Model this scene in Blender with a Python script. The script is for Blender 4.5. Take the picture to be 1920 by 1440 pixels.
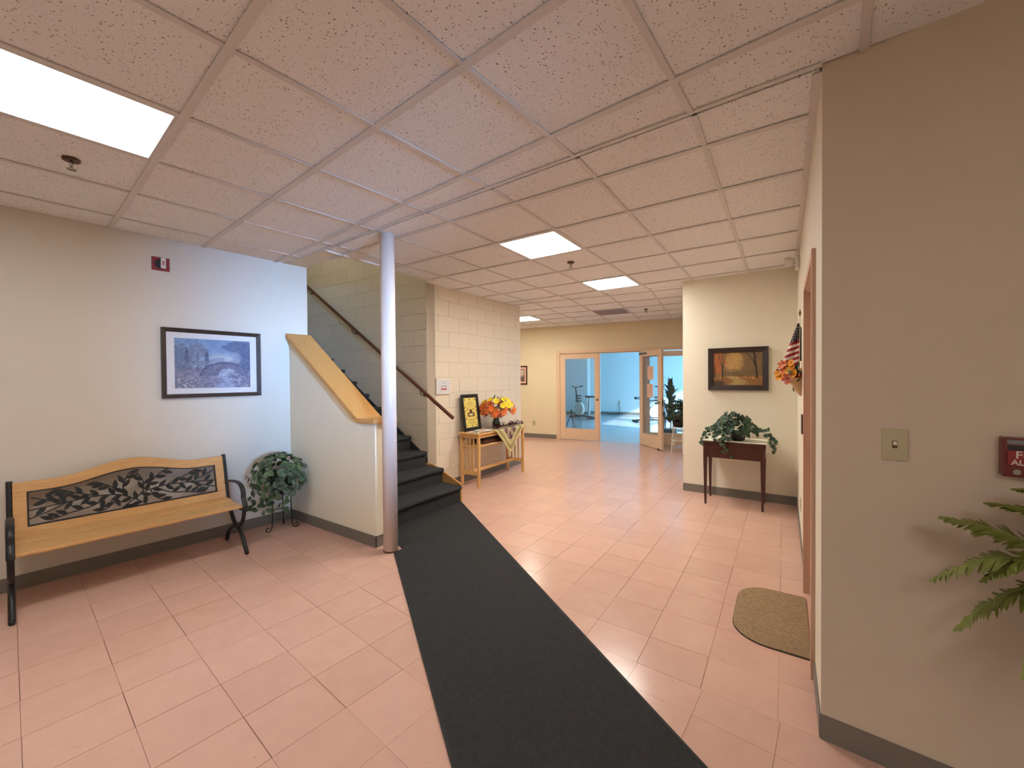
import bpy, bmesh, math, random
import numpy as np
from mathutils import Vector, Matrix, Quaternion
random.seed(7)
for o in list(bpy.data.objects): bpy.data.objects.remove(o, do_unlink=True)
SC = bpy.context.scene
COL = SC.collection
PI = math.pi
ZC = 2.69                       # ceiling height
# ------------------------------------------------------------------ camera
cam = bpy.data.cameras.new('camera'); camo = bpy.data.objects.new('camera', cam); COL.objects.link(camo)
cam.sensor_width = 36.0; cam.sensor_fit = 'HORIZONTAL'; cam.lens = 760.0/1920*36; cam.clip_start = .02; cam.clip_end = 200
R_ = Vector((0.83030148, 0.55725321, -0.00826538)); U_ = Vector((-7.05880523e-04, 1.58822410e-02, 9.99873620e-01)); W_ = Vector((-0.55731406, 0.83019071, -0.0135804))
m = Matrix.Identity(4)
for i in range(3): m[i][0], m[i][1], m[i][2] = R_[i], U_[i], -W_[i]
m[2][3] = 1.4675
camo.matrix_world = m
SC.camera = camo
# ------------------------------------------------------------------ view, world, daylight
vs = SC.view_settings
vs.view_transform = 'Standard'; vs.look = 'None'; vs.gamma = 1; vs.use_curve_mapping = False
vs.exposure = 0.0
wd = bpy.data.worlds.new('sky'); SC.world = wd; wd.use_nodes = True
wd.node_tree.nodes['Background'].inputs[0].default_value = (.45, .65, 1, 1)
wd.node_tree.nodes['Background'].inputs[1].default_value = .6
TA = math.radians(-4.973); AXv = Vector((math.cos(TA), math.sin(TA), 0)); ADv = Vector((-math.sin(TA), math.cos(TA), 0))   # lobby axes
TC = math.radians(7.2); CXv = Vector((math.cos(TC), math.sin(TC), 0)); CYv = Vector((-math.sin(TC), math.cos(TC), 0))      # far hall axes
def PA(a, b, z=0): return AXv*a + ADv*b + Vector((0, 0, z))
def PC(u, v, z=0): return CXv*u + CYv*v + Vector((0, 0, z))
def area(name, loc, direction, sx, sy, power, col):
    l = bpy.data.lights.new(name, 'AREA'); l.shape = 'RECTANGLE'; l.size = sx; l.size_y = sy; l.energy = power; l.color = col
    o = bpy.data.objects.new(name, l); COL.objects.link(o); o.location = loc
    o.rotation_euler = Vector(direction).to_track_quat('-Z', 'Z').to_euler(); return o
ed_ = area('added_daylight_beam', PA(4.5, .3, 1.75), AXv*-9+ADv*1.55, .4, .6, 23, (.30, .56, 1)); ed_.data.spread = .40  # unseen narrow beam added to tint the bench wall blue
area('gym_daylight', PC(2.0, 13.2, 1.5), -CXv, 4.4, 2.2, 1250, (.22, .62, 1))
sl = bpy.data.lights.new('sun', 'SUN'); sl.energy = 16; sl.angle = .02; sl.color = (.75, .9, 1)
so = bpy.data.objects.new('sun', sl); COL.objects.link(so)
so.rotation_euler = (PC(-5.2, 1.9) + Vector((0, 0, -2.4))).to_track_quat('-Z', 'Y').to_euler()

# ------------------------------------------------------------------ materials
MAT = {}
def lin(c): return tuple(((x/255)/12.92 if x/255 <= .04045 else ((x/255+.055)/1.055)**2.4) for x in c)
def nt(name):
    mt = bpy.data.materials.new(name); mt.use_nodes = True; MAT[name] = mt
    n = mt.node_tree; b = n.nodes['Principled BSDF']; return mt, n, b
def N(n, t, **k):
    x = n.nodes.new(t)
    for a, v in k.items():
        if a.startswith('i_'): x.inputs[a[2:].replace('_', ' ')].default_value = v
        else: setattr(x, a, v)
    return x
def coords(n, rand=True):
    tc = N(n, 'ShaderNodeTexCoord')
    if not rand: return tc.outputs['Object']
    oi = N(n, 'ShaderNodeObjectInfo'); mu = N(n, 'ShaderNodeMath', operation='MULTIPLY'); mu.inputs[1].default_value = 37.0
    n.links.new(oi.outputs['Random'], mu.inputs[0])
    ad = N(n, 'ShaderNodeVectorMath', operation='ADD'); n.links.new(tc.outputs['Object'], ad.inputs[0]); n.links.new(mu.outputs[0], ad.inputs[1])
    return ad.outputs[0]
def mat(name, c, rough=.5, var=.06, scale=6, spec=.5, metal=0, bump=0, bscale=80, objvar=0, stretch=None, coat=0):
    """plain procedural surface: base colour with a soft noise variation, optional fine bump and per-object tone"""
    mt, n, b = nt(name); c = lin(c)
    co = coords(n)
    if stretch:
        mp = N(n, 'ShaderNodeMapping'); mp.inputs['Scale'].default_value = stretch; n.links.new(co, mp.inputs[0]); co = mp.outputs[0]
    no = N(n, 'ShaderNodeTexNoise', i_Scale=scale, i_Detail=4.0); n.links.new(co, no.inputs['Vector'])
    mx = N(n, 'ShaderNodeMix', data_type='RGBA'); n.links.new(no.outputs[0], mx.inputs[0])
    mx.inputs[6].default_value = tuple(x*(1-var) for x in c)+(1,); mx.inputs[7].default_value = tuple(min(1, x*(1+var)) for x in c)+(1,)
    out = mx.outputs[2]
    if objvar:
        oi = N(n, 'ShaderNodeObjectInfo'); mr = N(n, 'ShaderNodeMapRange'); mr.inputs[3].default_value = 1-objvar; mr.inputs[4].default_value = 1+objvar
        n.links.new(oi.outputs['Random'], mr.inputs[0])
        vm = N(n, 'ShaderNodeVectorMath', operation='SCALE'); n.links.new(out, vm.inputs[0]); n.links.new(mr.outputs[0], vm.inputs['Scale']); out = vm.outputs[0]
    n.links.new(out, b.inputs['Base Color'])
    b.inputs['Roughness'].default_value = rough; b.inputs['Specular IOR Level'].default_value = spec; b.inputs['Metallic'].default_value = metal; b.inputs['Coat Weight'].default_value = coat
    if bump:
        n2 = N(n, 'ShaderNodeTexNoise', i_Scale=bscale, i_Detail=3.0); n.links.new(co, n2.inputs['Vector'])
        bp = N(n, 'ShaderNodeBump', i_Strength=bump, i_Distance=.004); n.links.new(n2.outputs[0], bp.inputs['Height']); n.links.new(bp.outputs[0], b.inputs['Normal'])
    return mt
def wood(name, c1, c2, axis=(1, 1, 1), rough=.4, scale=6):
    mt, n, b = nt(name); co = coords(n)
    mp = N(n, 'ShaderNodeMapping'); mp.inputs['Scale'].default_value = axis; n.links.new(co, mp.inputs[0])
    no = N(n, 'ShaderNodeTexNoise', i_Scale=scale, i_Detail=6.0, i_Roughness=.6); no.inputs['Distortion'].default_value = .6; n.links.new(mp.outputs[0], no.inputs['Vector'])
    cr = N(n, 'ShaderNodeValToRGB'); n.links.new(no.outputs[0], cr.inputs[0])
    cr.color_ramp.elements[0].position = .3; cr.color_ramp.elements[0].color = lin(c1)+(1,); cr.color_ramp.elements[1].position = .7; cr.color_ramp.elements[1].color = lin(c2)+(1,)
    n.links.new(cr.outputs[0], b.inputs['Base Color']); b.inputs['Roughness'].default_value = rough
    return mt
mat('wall', (232, 224, 203), .55, .03, 3, .3, bump=.06, bscale=120)
mat('wall_lobby', (214, 207, 195), .55, .03, 3, .3, bump=.06, bscale=120)
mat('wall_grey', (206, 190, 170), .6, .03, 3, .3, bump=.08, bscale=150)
mat('block', (226, 214, 194), .5, .03, 9, .35, bump=.15, bscale=90, objvar=.02)
mat('mortar', (196, 183, 162), .7)
mat('cwall', (226, 212, 182), .6, .03, 3, .3)
mat('gymwall', (206, 212, 212), .6, .03, 3, .3)
mat('slab', (124, 88, 74), .7)
mat('plenum', (40, 34, 30), .9)
mat('tee', (216, 212, 208), .5, .03, 5)
mat('baseboard', (118, 112, 104), .45, .05, 5)
mat('post', (226, 212, 204), .38, .03, 4)
mat('carpet', (62, 63, 64), .95, .35, 220, .1, bump=.8, bscale=400)
mat('runner', (54, 54, 54), .9, .35, 45, .15, bump=.6, bscale=420)
mat('binding', (20, 20, 20), .7)
mat('doormat', (156, 132, 102), .95, .5, 70, .1, bump=.9, bscale=300)
mat('iron', (30, 30, 30), .42, .2, 30, .4)
mat('black', (18, 17, 17), .4, .2, 20)
mat('frame_dark', (44, 33, 30), .35, .5, 24)
mat('frame_bronze', (52, 40, 36), .4, .6, 18)
mat('frame_red', (66, 22, 20), .4, .2, 18)
mat('matboard', (214, 214, 216), .8, .02)
mat('red_plastic', (134, 26, 32), .4, .08)
mat('darkred_plastic', (104, 26, 28), .35, .1)
mat('white_plastic', (226, 222, 212), .4, .03)
mat('ivory', (186, 176, 142), .4, .04)
mat('chrome', (150, 145, 135), .25, .1, metal=.9)
mat('brass_dark', (96, 72, 48), .35, .15, metal=.6)
mat('door_paint', (224, 194, 164), .4, .03, 4)
mat('trim_paint', (208, 172, 148), .45, .04, 4)
mat('leaf_dusty', (76, 94, 62), .5, .45, 40, objvar=.55)
mat('leaf_ivy', (36, 64, 38), .45, .6, 60, objvar=.6)
mat('leaf_dark', (26, 48, 30), .5, .3, 40, objvar=.3)
mat('fern', (120, 126, 50), .6, .35, 20, objvar=.12)
mat('stem', (78, 78, 44), .7)
mat('pot_black', (16, 16, 18), .35, .2)
mat('petal_yellow', (240, 212, 40), .6, .12, 40)
mat('petal_orange', (218, 108, 34), .6, .2, 40, objvar=.25)
mat('petal_rust', (150, 52, 32), .6, .25, 40, objvar=.25)
mat('petal_gold', (226, 150, 36), .6, .15, 40, objvar=.1)
mat('berry', (72, 20, 24), .35, .3, 40, objvar=.2)
mat('glass_dark', (40, 46, 34), .1, .3, 20, .6)
mat('cloth_cream', (206, 190, 138), .9, .08, 60, bump=.3)
mat('cloth_white', (226, 220, 202), .9, .05, 60)
mat('paper', (226, 214, 206), .8, .02)
mat('paper_pink', (232, 190, 166), .8, .02)
mat('arrow_red', (178, 16, 32), .5, .03)
mat('ink', (70, 66, 62), .7)
mat('flag_red', (150, 28, 34), .8, .08)
mat('flag_white', (222, 206, 196), .8, .05)
mat('flag_blue', (26, 28, 52), .8, .1)
mat('basket', (196, 158, 118), .8, .25, 90, bump=.8, bscale=160)
mat('grey_metal', (120, 118, 124), .45, .1)
mat('lamp_body', (210, 208, 205), .4, .02)
mat('blue_metal', (84, 100, 130), .4, .1)
mat('gymfloor', (190, 190, 196), .14, .05, 3, .6)
mat('vent_face', (150, 132, 136), .5)
wood('oak', (194, 146, 90), (212, 168, 112), (1, 12, 12), .38, 7)
wood('oak_cap', (188, 136, 76), (208, 158, 96), (1.2, 12, 12), .35, 7)
wood('oak_table', (206, 158, 96), (224, 182, 122), (10, 2, 10), .4, 6)
wood('mahogany', (52, 26, 20), (84, 42, 30), (2, 12, 12), .3, 6)
wood('walnut_rail', (70, 36, 26), (112, 60, 40), (1, 10, 10), .3, 8)

def ceiling_tile_mat():
    mt, n, b = nt('ceiling_tile'); co = coords(n)
    no = N(n, 'ShaderNodeTexNoise', i_Scale=45.0, i_Detail=2.0); n.links.new(co, no.inputs['Vector'])
    mxv = N(n, 'ShaderNodeMix', data_type='RGBA'); mxv.inputs[0].default_value = .012
    n.links.new(co, mxv.inputs[6]); n.links.new(no.outputs['Color'], mxv.inputs[7])
    vo = N(n, 'ShaderNodeTexVoronoi', i_Scale=78.0); vo.feature = 'F1'; n.links.new(mxv.outputs[2], vo.inputs['Vector'])
    se = N(n, 'ShaderNodeSeparateColor'); n.links.new(vo.outputs['Color'], se.inputs[0])
    th = N(n, 'ShaderNodeMath', operation='MULTIPLY'); th.inputs[1].default_value = .27; n.links.new(se.outputs[0], th.inputs[0])
    lt = N(n, 'ShaderNodeMath', operation='LESS_THAN'); n.links.new(vo.outputs['Distance'], lt.inputs[0]); n.links.new(th.outputs[0], lt.inputs[1])
    # a second, finer pin-hole layer
    v2 = N(n, 'ShaderNodeTexVoronoi', i_Scale=150.0); n.links.new(co, v2.inputs['Vector'])
    s2 = N(n, 'ShaderNodeSeparateColor'); n.links.new(v2.outputs['Color'], s2.inputs[0])
    t2 = N(n, 'ShaderNodeMath', operation='MULTIPLY'); t2.inputs[1].default_value = .22; n.links.new(s2.outputs[1], t2.inputs[0])
    l2 = N(n, 'ShaderNodeMath', operation='LESS_THAN'); n.links.new(v2.outputs['Distance'], l2.inputs[0]); n.links.new(t2.outputs[0], l2.inputs[1])
    mxm = N(n, 'ShaderNodeMath', operation='MAXIMUM'); n.links.new(lt.outputs[0], mxm.inputs[0]); n.links.new(l2.outputs[0], mxm.inputs[1])
    big = N(n, 'ShaderNodeTexNoise', i_Scale=3.0); n.links.new(co, big.inputs['Vector'])
    m0 = N(n, 'ShaderNodeMix', data_type='RGBA'); n.links.new(big.outputs[0], m0.inputs[0])
    m0.inputs[6].default_value = lin((234, 234, 234))+(1,); m0.inputs[7].default_value = lin((240, 240, 240))+(1,)
    m1 = N(n, 'ShaderNodeMix', data_type='RGBA'); n.links.new(mxm.outputs[0], m1.inputs[0]); n.links.new(m0.outputs[2], m1.inputs[6]); m1.inputs[7].default_value = lin((142, 126, 116))+(1,)
    n.links.new(m1.outputs[2], b.inputs['Base Color']); b.inputs['Roughness'].default_value = .95; b.inputs['Specular IOR Level'].default_value = .1
ceiling_tile_mat()
def floor_tile_mat():
    mt, n, b = nt('floor_tile'); co = coords(n)
    no = N(n, 'ShaderNodeTexNoise', i_Scale=9.0, i_Detail=5.0); n.links.new(co, no.inputs['Vector'])
    m0 = N(n, 'ShaderNodeMix', data_type='RGBA'); n.links.new(no.outputs[0], m0.inputs[0])
    m0.inputs[6].default_value = lin((203, 161, 144))+(1,); m0.inputs[7].default_value = lin((214, 174, 156))+(1,)
    vo = N(n, 'ShaderNodeTexVoronoi', i_Scale=75.0); n.links.new(co, vo.inputs['Vector'])
    se = N(n, 'ShaderNodeSeparateColor'); n.links.new(vo.outputs['Color'], se.inputs[0])
    th = N(n, 'ShaderNodeMath', operation='MULTIPLY_ADD'); th.inputs[1].default_value = 2.4; th.inputs[2].default_value = -2.16; n.links.new(se.outputs[0], th.inputs[0])
    lt = N(n, 'ShaderNodeMath', operation='LESS_THAN'); n.links.new(vo.outputs['Distance'], lt.inputs[0]); n.links.new(th.outputs[0], lt.inputs[1])
    m1 = N(n, 'ShaderNodeMix', data_type='RGBA'); n.links.new(lt.outputs[0], m1.inputs[0]); n.links.new(m0.outputs[2], m1.inputs[6])
    cm = N(n, 'ShaderNodeMix', data_type='RGBA'); n.links.new(se.outputs[1], cm.inputs[0]); cm.inputs[6].default_value = lin((170, 122, 106))+(1,); cm.inputs[7].default_value = lin((226, 196, 180))+(1,)
    n.links.new(cm.outputs[2], m1.inputs[7])
    oi = N(n, 'ShaderNodeObjectInfo'); mr = N(n, 'ShaderNodeMapRange'); mr.inputs[3].default_value = .965; mr.inputs[4].default_value = 1.035; n.links.new(oi.outputs['Random'], mr.inputs[0])
    vm = N(n, 'ShaderNodeVectorMath', operation='SCALE'); n.links.new(m1.outputs[2], vm.inputs[0]); n.links.new(mr.outputs[0], vm.inputs['Scale'])
    n.links.new(vm.outputs[0], b.inputs['Base Color'])
    tc = N(n, 'ShaderNodeTexCoord'); ge = N(n, 'ShaderNodeNewGeometry')
    b.inputs['Roughness'].default_value = .2
    n4 = N(n, 'ShaderNodeTexNoise', i_Scale=14.0, i_Detail=2.0); n.links.new(ge.outputs['Position'], n4.inputs['Vector'])
    bp = N(n, 'ShaderNodeBump', i_Strength=.06, i_Distance=.004); n.links.new(n4.outputs[0], bp.inputs['Height']); n.links.new(bp.outputs[0], b.inputs['Normal'])
floor_tile_mat()
def emis(name, c, s):
    mt, n, b = nt(name); n.nodes.remove(b); e = N(n, 'ShaderNodeEmission'); e.inputs[0].default_value = tuple(c)+(1,); e.inputs[1].default_value = s
    n.links.new(e.outputs[0], n.nodes['Material Output'].inputs[0])
emis('light_lobby', (1, .99, .97), 17.0)
emis('light_hall', (1, .96, .89), 46.0)
emis('light_stair_added', (1, .97, .86), 17.0)  # for the panel added in the stairwell
emis('light_far', (1, .91, .76), 26.0)
def glass():
    mt, n, b = nt('glass'); n.nodes.remove(b)
    t = N(n, 'ShaderNodeBsdfTransparent'); g = N(n, 'ShaderNodeBsdfGlossy'); g.inputs['Roughness'].default_value = .02
    t.inputs[0].default_value = (.95, .97, .97, 1)
    ge = N(n, 'ShaderNodeNewGeometry'); dt_ = N(n, 'ShaderNodeVectorMath', operation='DOT_PRODUCT'); n.links.new(ge.outputs['Normal'], dt_.inputs[0]); n.links.new(ge.outputs['Incoming'], dt_.inputs[1])
    ab = N(n, 'ShaderNodeMath', operation='ABSOLUTE'); n.links.new(dt_.outputs['Value'], ab.inputs[0])
    om = N(n, 'ShaderNodeMath', operation='SUBTRACT'); om.inputs[0].default_value = 1; n.links.new(ab.outputs[0], om.inputs[1])
    pw = N(n, 'ShaderNodeMath', operation='POWER'); pw.inputs[1].default_value = 5; n.links.new(om.outputs[0], pw.inputs[0])
    ma = N(n, 'ShaderNodeMath', operation='MULTIPLY_ADD'); ma.inputs[1].default_value = .95; ma.inputs[2].default_value = .05; n.links.new(pw.outputs[0], ma.inputs[0])
    mx = N(n, 'ShaderNodeMixShader'); n.links.new(ma.outputs[0], mx.inputs[0]); n.links.new(t.outputs[0], mx.inputs[1]); n.links.new(g.outputs[0], mx.inputs[2]); n.links.new(mx.outputs[0], n.nodes['Material Output'].inputs[0])
glass()
def vcol(name, rough=.6):
    mt, n, b = nt(name); a = N(n, 'ShaderNodeAttribute'); a.attribute_name = 'paint'; n.links.new(a.outputs['Color'], b.inputs['Base Color']); b.inputs['Roughness'].default_value = rough
vcol('painted')

# ------------------------------------------------------------------ mesh helpers
class MB:
    def __init__(s): s.v = []; s.f = []
    def add(s, vs, fs):
        k = len(s.v); s.v += [tuple(p) for p in vs]; s.f += [tuple(i+k for i in f) for f in fs]; return s
    def box(s, x0, x1, y0, y1, z0, z1):
        return s.add([(x0, y0, z0), (x1, y0, z0), (x1, y1, z0), (x0, y1, z0), (x0, y0, z1), (x1, y0, z1), (x1, y1, z1), (x0, y1, z1)],
                     [(0, 3, 2, 1), (4, 5, 6, 7), (0, 1, 5, 4), (1, 2, 6, 5), (2, 3, 7, 6), (3, 0, 4, 7)])
    def prism(s, poly, z0, z1):           # polygon (x,y) extruded in z
        n = len(poly); return s.add([(p[0], p[1], z0) for p in poly]+[(p[0], p[1], z1) for p in poly],
                     [tuple(range(n-1, -1, -1)), tuple(range(n, 2*n))]+[(i, (i+1) % n, n+(i+1) % n, n+i) for i in range(n)])
    def prism_xz(s, poly, y0, y1):
        n = len(poly); return s.add([(p[0], y0, p[1]) for p in poly]+[(p[0], y1, p[1]) for p in poly],
                     [tuple(range(n)), tuple(range(2*n-1, n-1, -1))]+[(i+n, (i+1) % n+n, (i+1) % n, i) for i in range(n)])
    def prism_yz(s, poly, x0, x1):
        n = len(poly); return s.add([(x0, p[0], p[1]) for p in poly]+[(x1, p[0], p[1]) for p in poly],
                     [tuple(range(n-1, -1, -1)), tuple(range(n, 2*n))]+[(i, (i+1) % n, n+(i+1) % n, n+i) for i in range(n)])
    def tube(s, path, r, n=8, flat=1.0, closed=False):
        P = [Vector(p) for p in path]; m_ = len(P); rs = r if isinstance(r, (list, tuple)) else [r]*m_
        ref = None; vs = []
        for i, p in enumerate(P):
            if closed: t = (P[(i+1) % m_]-P[i-1]).normalized()
            else: t = (P[min(i+1, m_-1)]-P[max(i-1, 0)]).normalized()
            if ref is None: ref = t.orthogonal().normalized() if abs(t.z) > .95 else Vector((0, 0, 1)).cross(t).normalized()
            ref = (ref - t*ref.dot(t)).normalized(); q = t.cross(ref)
            for k in range(n):
                a = 2*PI*k/n; vs.append(p+ref*(math.cos(a)*rs[i]*flat)+q*(math.sin(a)*rs[i]))
        fs = []
        for i in range(m_ if closed else m_-1):
            j = (i+1) % m_
            for k in range(n): fs.append((i*n+k, i*n+(k+1) % n, j*n+(k+1) % n, j*n+k))
        if not closed: fs += [tuple(range(n-1, -1, -1)), tuple((m_-1)*n+k for k in range(n))]
        return s.add(vs, fs)
    def lathe(s, prof, n=20, c=(0, 0, 0), axis='z'):
        vs = []
        for r, h in prof:
            for k in range(n):
                a = 2*PI*k/n; x, y = r*math.cos(a), r*math.sin(a)
                p = (x, y, h) if axis == 'z' else ((h, x, y) if axis == 'x' else (y, h, x))
                vs.append((p[0]+c[0], p[1]+c[1], p[2]+c[2]))
        fs = []; m_ = len(prof)
        for i in range(m_-1):
            for k in range(n): fs.append((i*n+k, i*n+(k+1) % n, (i+1)*n+(k+1) % n, (i+1)*n+k))
        fs += [tuple(range(n-1, -1, -1)), tuple((m_-1)*n+k for k in range(n))]
        return s.add(vs, fs)
    def ball(s, c, r, n=8, m_=5):
        prof = [(max(1e-4, r*math.sin(PI*i/m_)), -r*math.cos(PI*i/m_)) for i in range(m_+1)]
        return s.lathe(prof, n, c)
    def xform(s, M): s.v = [tuple(M @ Vector(p)) for p in s.v]; return s
    def mesh(s, name, material=None, smooth=False):
        me = bpy.data.meshes.new(name); me.from_pydata(s.v, [], s.f); me.update()
        if material: me.materials.append(MAT[material])
        if smooth: me.polygons.foreach_set('use_smooth', [True]*len(me.polygons))
        return me
    def build(s, name, material, parent=None, smooth=False, bev=0, loc=None, rotz=0, **tags):
        o = bpy.data.objects.new(name, s.mesh(name, material, smooth)); COL.objects.link(o)
        if parent: o.parent = parent
        if loc is not None: o.location = loc
        if rotz: o.rotation_euler = (0, 0, rotz)
        if bev:
            b = o.modifiers.new('bevel', 'BEVEL'); b.width = bev; b.segments = 2; b.limit_method = 'ANGLE'
        for k, v in tags.items(): o[k] = v
        return o
def tag(o, label, cat, group=None):
    o['label'] = label; o['category'] = cat
    if group: o['group'] = group
    return o
def thing(name, label, cat, loc=(0, 0, 0), rotz=0, group=None):
    o = bpy.data.objects.new(name, None); COL.objects.link(o); o.location = loc; o.rotation_euler = (0, 0, rotz); o.empty_display_size = .05
    return tag(o, label, cat, group)
def inst(name, me, parent, M=None, loc=None, rotz=0):
    o = bpy.data.objects.new(name, me); COL.objects.link(o); o.parent = parent
    if M is not None: o.matrix_local = M
    if loc is not None: o.location = loc; o.rotation_euler = (0, 0, rotz)
    return o
def struct(o): o['kind'] = 'structure'; return o
def copy_tree(o, parent=None):
    c = o.copy(); COL.objects.link(c); c.parent = parent
    for ch in list(o.children): copy_tree(ch, c)
    return c
def smooth_path(pts, n=8):
    """Catmull-Rom through pts"""
    P = [Vector(p) for p in pts]; out = []
    for i in range(len(P)-1):
        a, b, c, d = P[max(i-1, 0)], P[i], P[i+1], P[min(i+2, len(P)-1)]
        for k in range(n):
            t = k/n; out.append(.5*((2*b)+(c-a)*t+(2*a-5*b+4*c-d)*t*t+(3*b-a-3*c+d)*t**3))
    out.append(P[-1]); return out
def clip(poly, n, d):             # keep n.p >= d  (2D)
    out = []
    for i in range(len(poly)):
        p, q = poly[i], poly[(i+1) % len(poly)]; a, b = n[0]*p[0]+n[1]*p[1]-d, n[0]*q[0]+n[1]*q[1]-d
        if a >= 0: out.append(p)
        if a*b < 0: t = a/(a-b); out.append((p[0]+(q[0]-p[0])*t, p[1]+(q[1]-p[1])*t))
    return out
def parea(p): return .5*abs(sum(p[i][0]*p[(i+1) % len(p)][1]-p[(i+1) % len(p)][0]*p[i][1] for i in range(len(p))))
def text_mesh(txt, size, material, name='lettering', ext=.0006, bold=0):
    cu = bpy.data.curves.new('t', 'FONT'); cu.body = txt; cu.size = size; cu.align_x = 'CENTER'; cu.align_y = 'CENTER'; cu.extrude = ext; cu.offset = bold; cu.resolution_u = 3
    o = bpy.data.objects.new('t', cu); COL.objects.link(o); dg = bpy.context.evaluated_depsgraph_get()
    me = bpy.data.meshes.new_from_object(o.evaluated_get(dg)); bpy.data.objects.remove(o); me.name = name; me.materials.clear(); me.materials.append(MAT[material]); return me
def wallseg(name, p0, p1, th, z0, z1, material, holes=(), side=1, parent=None):
    """wall whose visible face runs p0->p1; thickness th goes to the left (side=1) or right (-1) of that line; holes (s0,s1,zlo,zhi)"""
    p0, p1 = Vector(p0[:2]), Vector(p1[:2]); L = (p1-p0).length; ang = math.atan2(p1.y-p0.y, p1.x-p0.x)
    mb = MB(); y0, y1 = (0, th) if side > 0 else (-th, 0)
    s = 0
    for (a, b, zl, zh) in sorted(holes):
        if a > s: mb.box(s, a, y0, y1, z0, z1)
        if zl > z0: mb.box(a, b, y0, y1, z0, zl)
        if zh < z1: mb.box(a, b, y0, y1, zh, z1)
        s = b
    if s < L: mb.box(s, L, y0, y1, z0, z1)
    o = mb.build(name, material, parent, loc=(p0.x, p0.y, 0), rotz=ang)
    return struct(o) if parent is None else o
def baseboard(name, p0, p1, side=-1, h=.1, th=.006):
    p0, p1 = Vector(p0[:2]), Vector(p1[:2]); L = (p1-p0).length; ang = math.atan2(p1.y-p0.y, p1.x-p0.x)
    y0, y1 = (0, th) if side > 0 else (-th, 0)
    return struct(MB().box(0, L, y0, y1, 0, h).build(name, 'baseboard', loc=(p0.x, p0.y, 0), rotz=ang))

# ------------------------------------------------------------------ room shell
SEAM0, SEAM1 = Vector((.125, 2.034)), Vector((-3.557, 2.201))
sd = (SEAM1-SEAM0).normalized(); sn = Vector((sd.y, -sd.x))       # normal towards far side (+y)
if sn.y < 0: sn = -sn
sdist = sn.dot(SEAM0)
BW = -4.531                                                       # bench wall plane (lobby axis a)
floor = struct(MB().box(-9, 4, -4.2, 10.2, -.2, -.003).build('floor', 'slab'))
struct(MB().prism([tuple(PC(u, v)[:2]) for u, v in ((-9, 9.28), (3, 9.28), (3, 17), (-9, 17))], -.19, 0.0).build('floor_back', 'gymfloor'))
CNW = PA(PA(0, 0).x, 0)
NW0 = Vector((.125, 2.04)); NW1 = NW0+Vector(AXv[:2])*2.6
BWe = PA(BW, 2.815)
# bench wall: ends where the stair opens
e_b = Vector((-4.335, 2.448)).dot(Vector(ADv[:2]))
wallseg('wall_left', PA(BW, -2.7), PA(BW, e_b), .14, 0, ZC+.02, 'wall_lobby', side=1)
wallseg('wall_rear', PA(2.4, -2.6), PA(-4.8, -2.6), .12, 0, ZC+.1, 'wall', side=1)
wallseg('wall_entrance', PA(2.3, 2.2), PA(2.3, -2.7), .12, 0, ZC+.1, 'wall', holes=[(1.10, 1.79, 1.1, 2.2)], side=1)  # opening placed and sized to shape the added blue beam
wallseg('wall_sun_shield', PA(4.9, 2.6), PA(4.9, -2.9), .12, 0, ZC+.1, 'wall', side=1)  # unseen wall added to keep the sun out of the lobby
NW1 = NW0+Vector(AXv[:2])*4.9
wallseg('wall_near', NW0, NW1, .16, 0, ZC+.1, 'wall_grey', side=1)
wallseg('wall_right', (.125, 5.75), (.125, 2.041), .14, 0, ZC+.1, 'wall', holes=[(2.39, 3.30, 0, 2.03)], side=1)
d3_ = struct(MB().box(.215, .26, 2.462, 3.35, .012, 2.015).build('door_3', 'trim_paint'))
MB().lathe([(.018, .15), (.028, .165), (.028, .18), (.010, .19), (.010, .205), (.026, .21), (.026, .2149)], 16, (0, 3.28, .95), 'x').build('door_knob', 'chrome', d3_, smooth=True)
struct(MB().box(.265, .3, 2.3, 3.6, -.05, 2.2).build('wall_behind_door', 'plenum'))
wallseg('wall_painting', (-1.085, 5.58), (.4, 5.58), .18, 0, ZC+.1, 'wall', side=1)
wallseg('wall_hall', (-1.085, 5.761), (-1.085, 9.2), .1, 0, ZC+.1, 'cwall', side=-1)
cw = wallseg('wall_back', PC(-9, 9.22), PC(.6, 9.22), .13, 0, ZC+.1, 'cwall', holes=[(9-3.40, 9-.30, 0, 2.09)], side=1)
wallseg('wall_hall_left', (-8.2, 9.2), (-8.2, 5.7), .1, 0, ZC+.1, 'cwall', side=-1)
# back room
wallseg('wall_gym_back', PC(-4.6, 16.3), PC(2.4, 16.3), .1, 0, ZC+.1, 'gymwall', side=1)
wallseg('wall_gym_bay', PC(-9, 15.9), PC(-4.6, 15.9), .5, 0, ZC+.1, 'gymwall', side=1)
wallseg('wall_gym_right', PC(1.8, 16.4), PC(1.8, 9.3), .1, 0, ZC+.1, 'gymwall', holes=[(1.0, 5.6, .45, 2.4)], side=1)
wallseg('wall_gym_left', PC(-8.9, 9.3), PC(-8.9, 16.4), .1, 0, ZC+.1, 'gymwall', side=1)
struct(MB().prism([tuple(PC(u, v)[:2]) for u, v in ((-9, 9.3), (2.5, 9.3), (2.5, 17), (-9, 17))], ZC, ZC+.1).build('ceiling_back', 'gymwall'))
baseboard('baseboard_gym', PC(-4.6, 16.3), PC(1.8, 16.3)); baseboard('baseboard_gym_bay', PC(-9, 15.9), PC(-4.6, 15.9))
w1 = struct(MB().box(0, 4.6, -.05, -.03, .45, 2.4).build('window_2', 'glass', loc=PC(1.86, 15.4), rotz=TC-PI/2))
fr = MB()
for s_ in (0, 1.5, 3.05, 4.55): fr.box(s_, s_+.06, -.07, 0, .45, 2.4)
fr.box(0, 4.6, -.07, 0, .42, .48).box(0, 4.6, -.07, 0, 2.34, 2.4)
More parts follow.
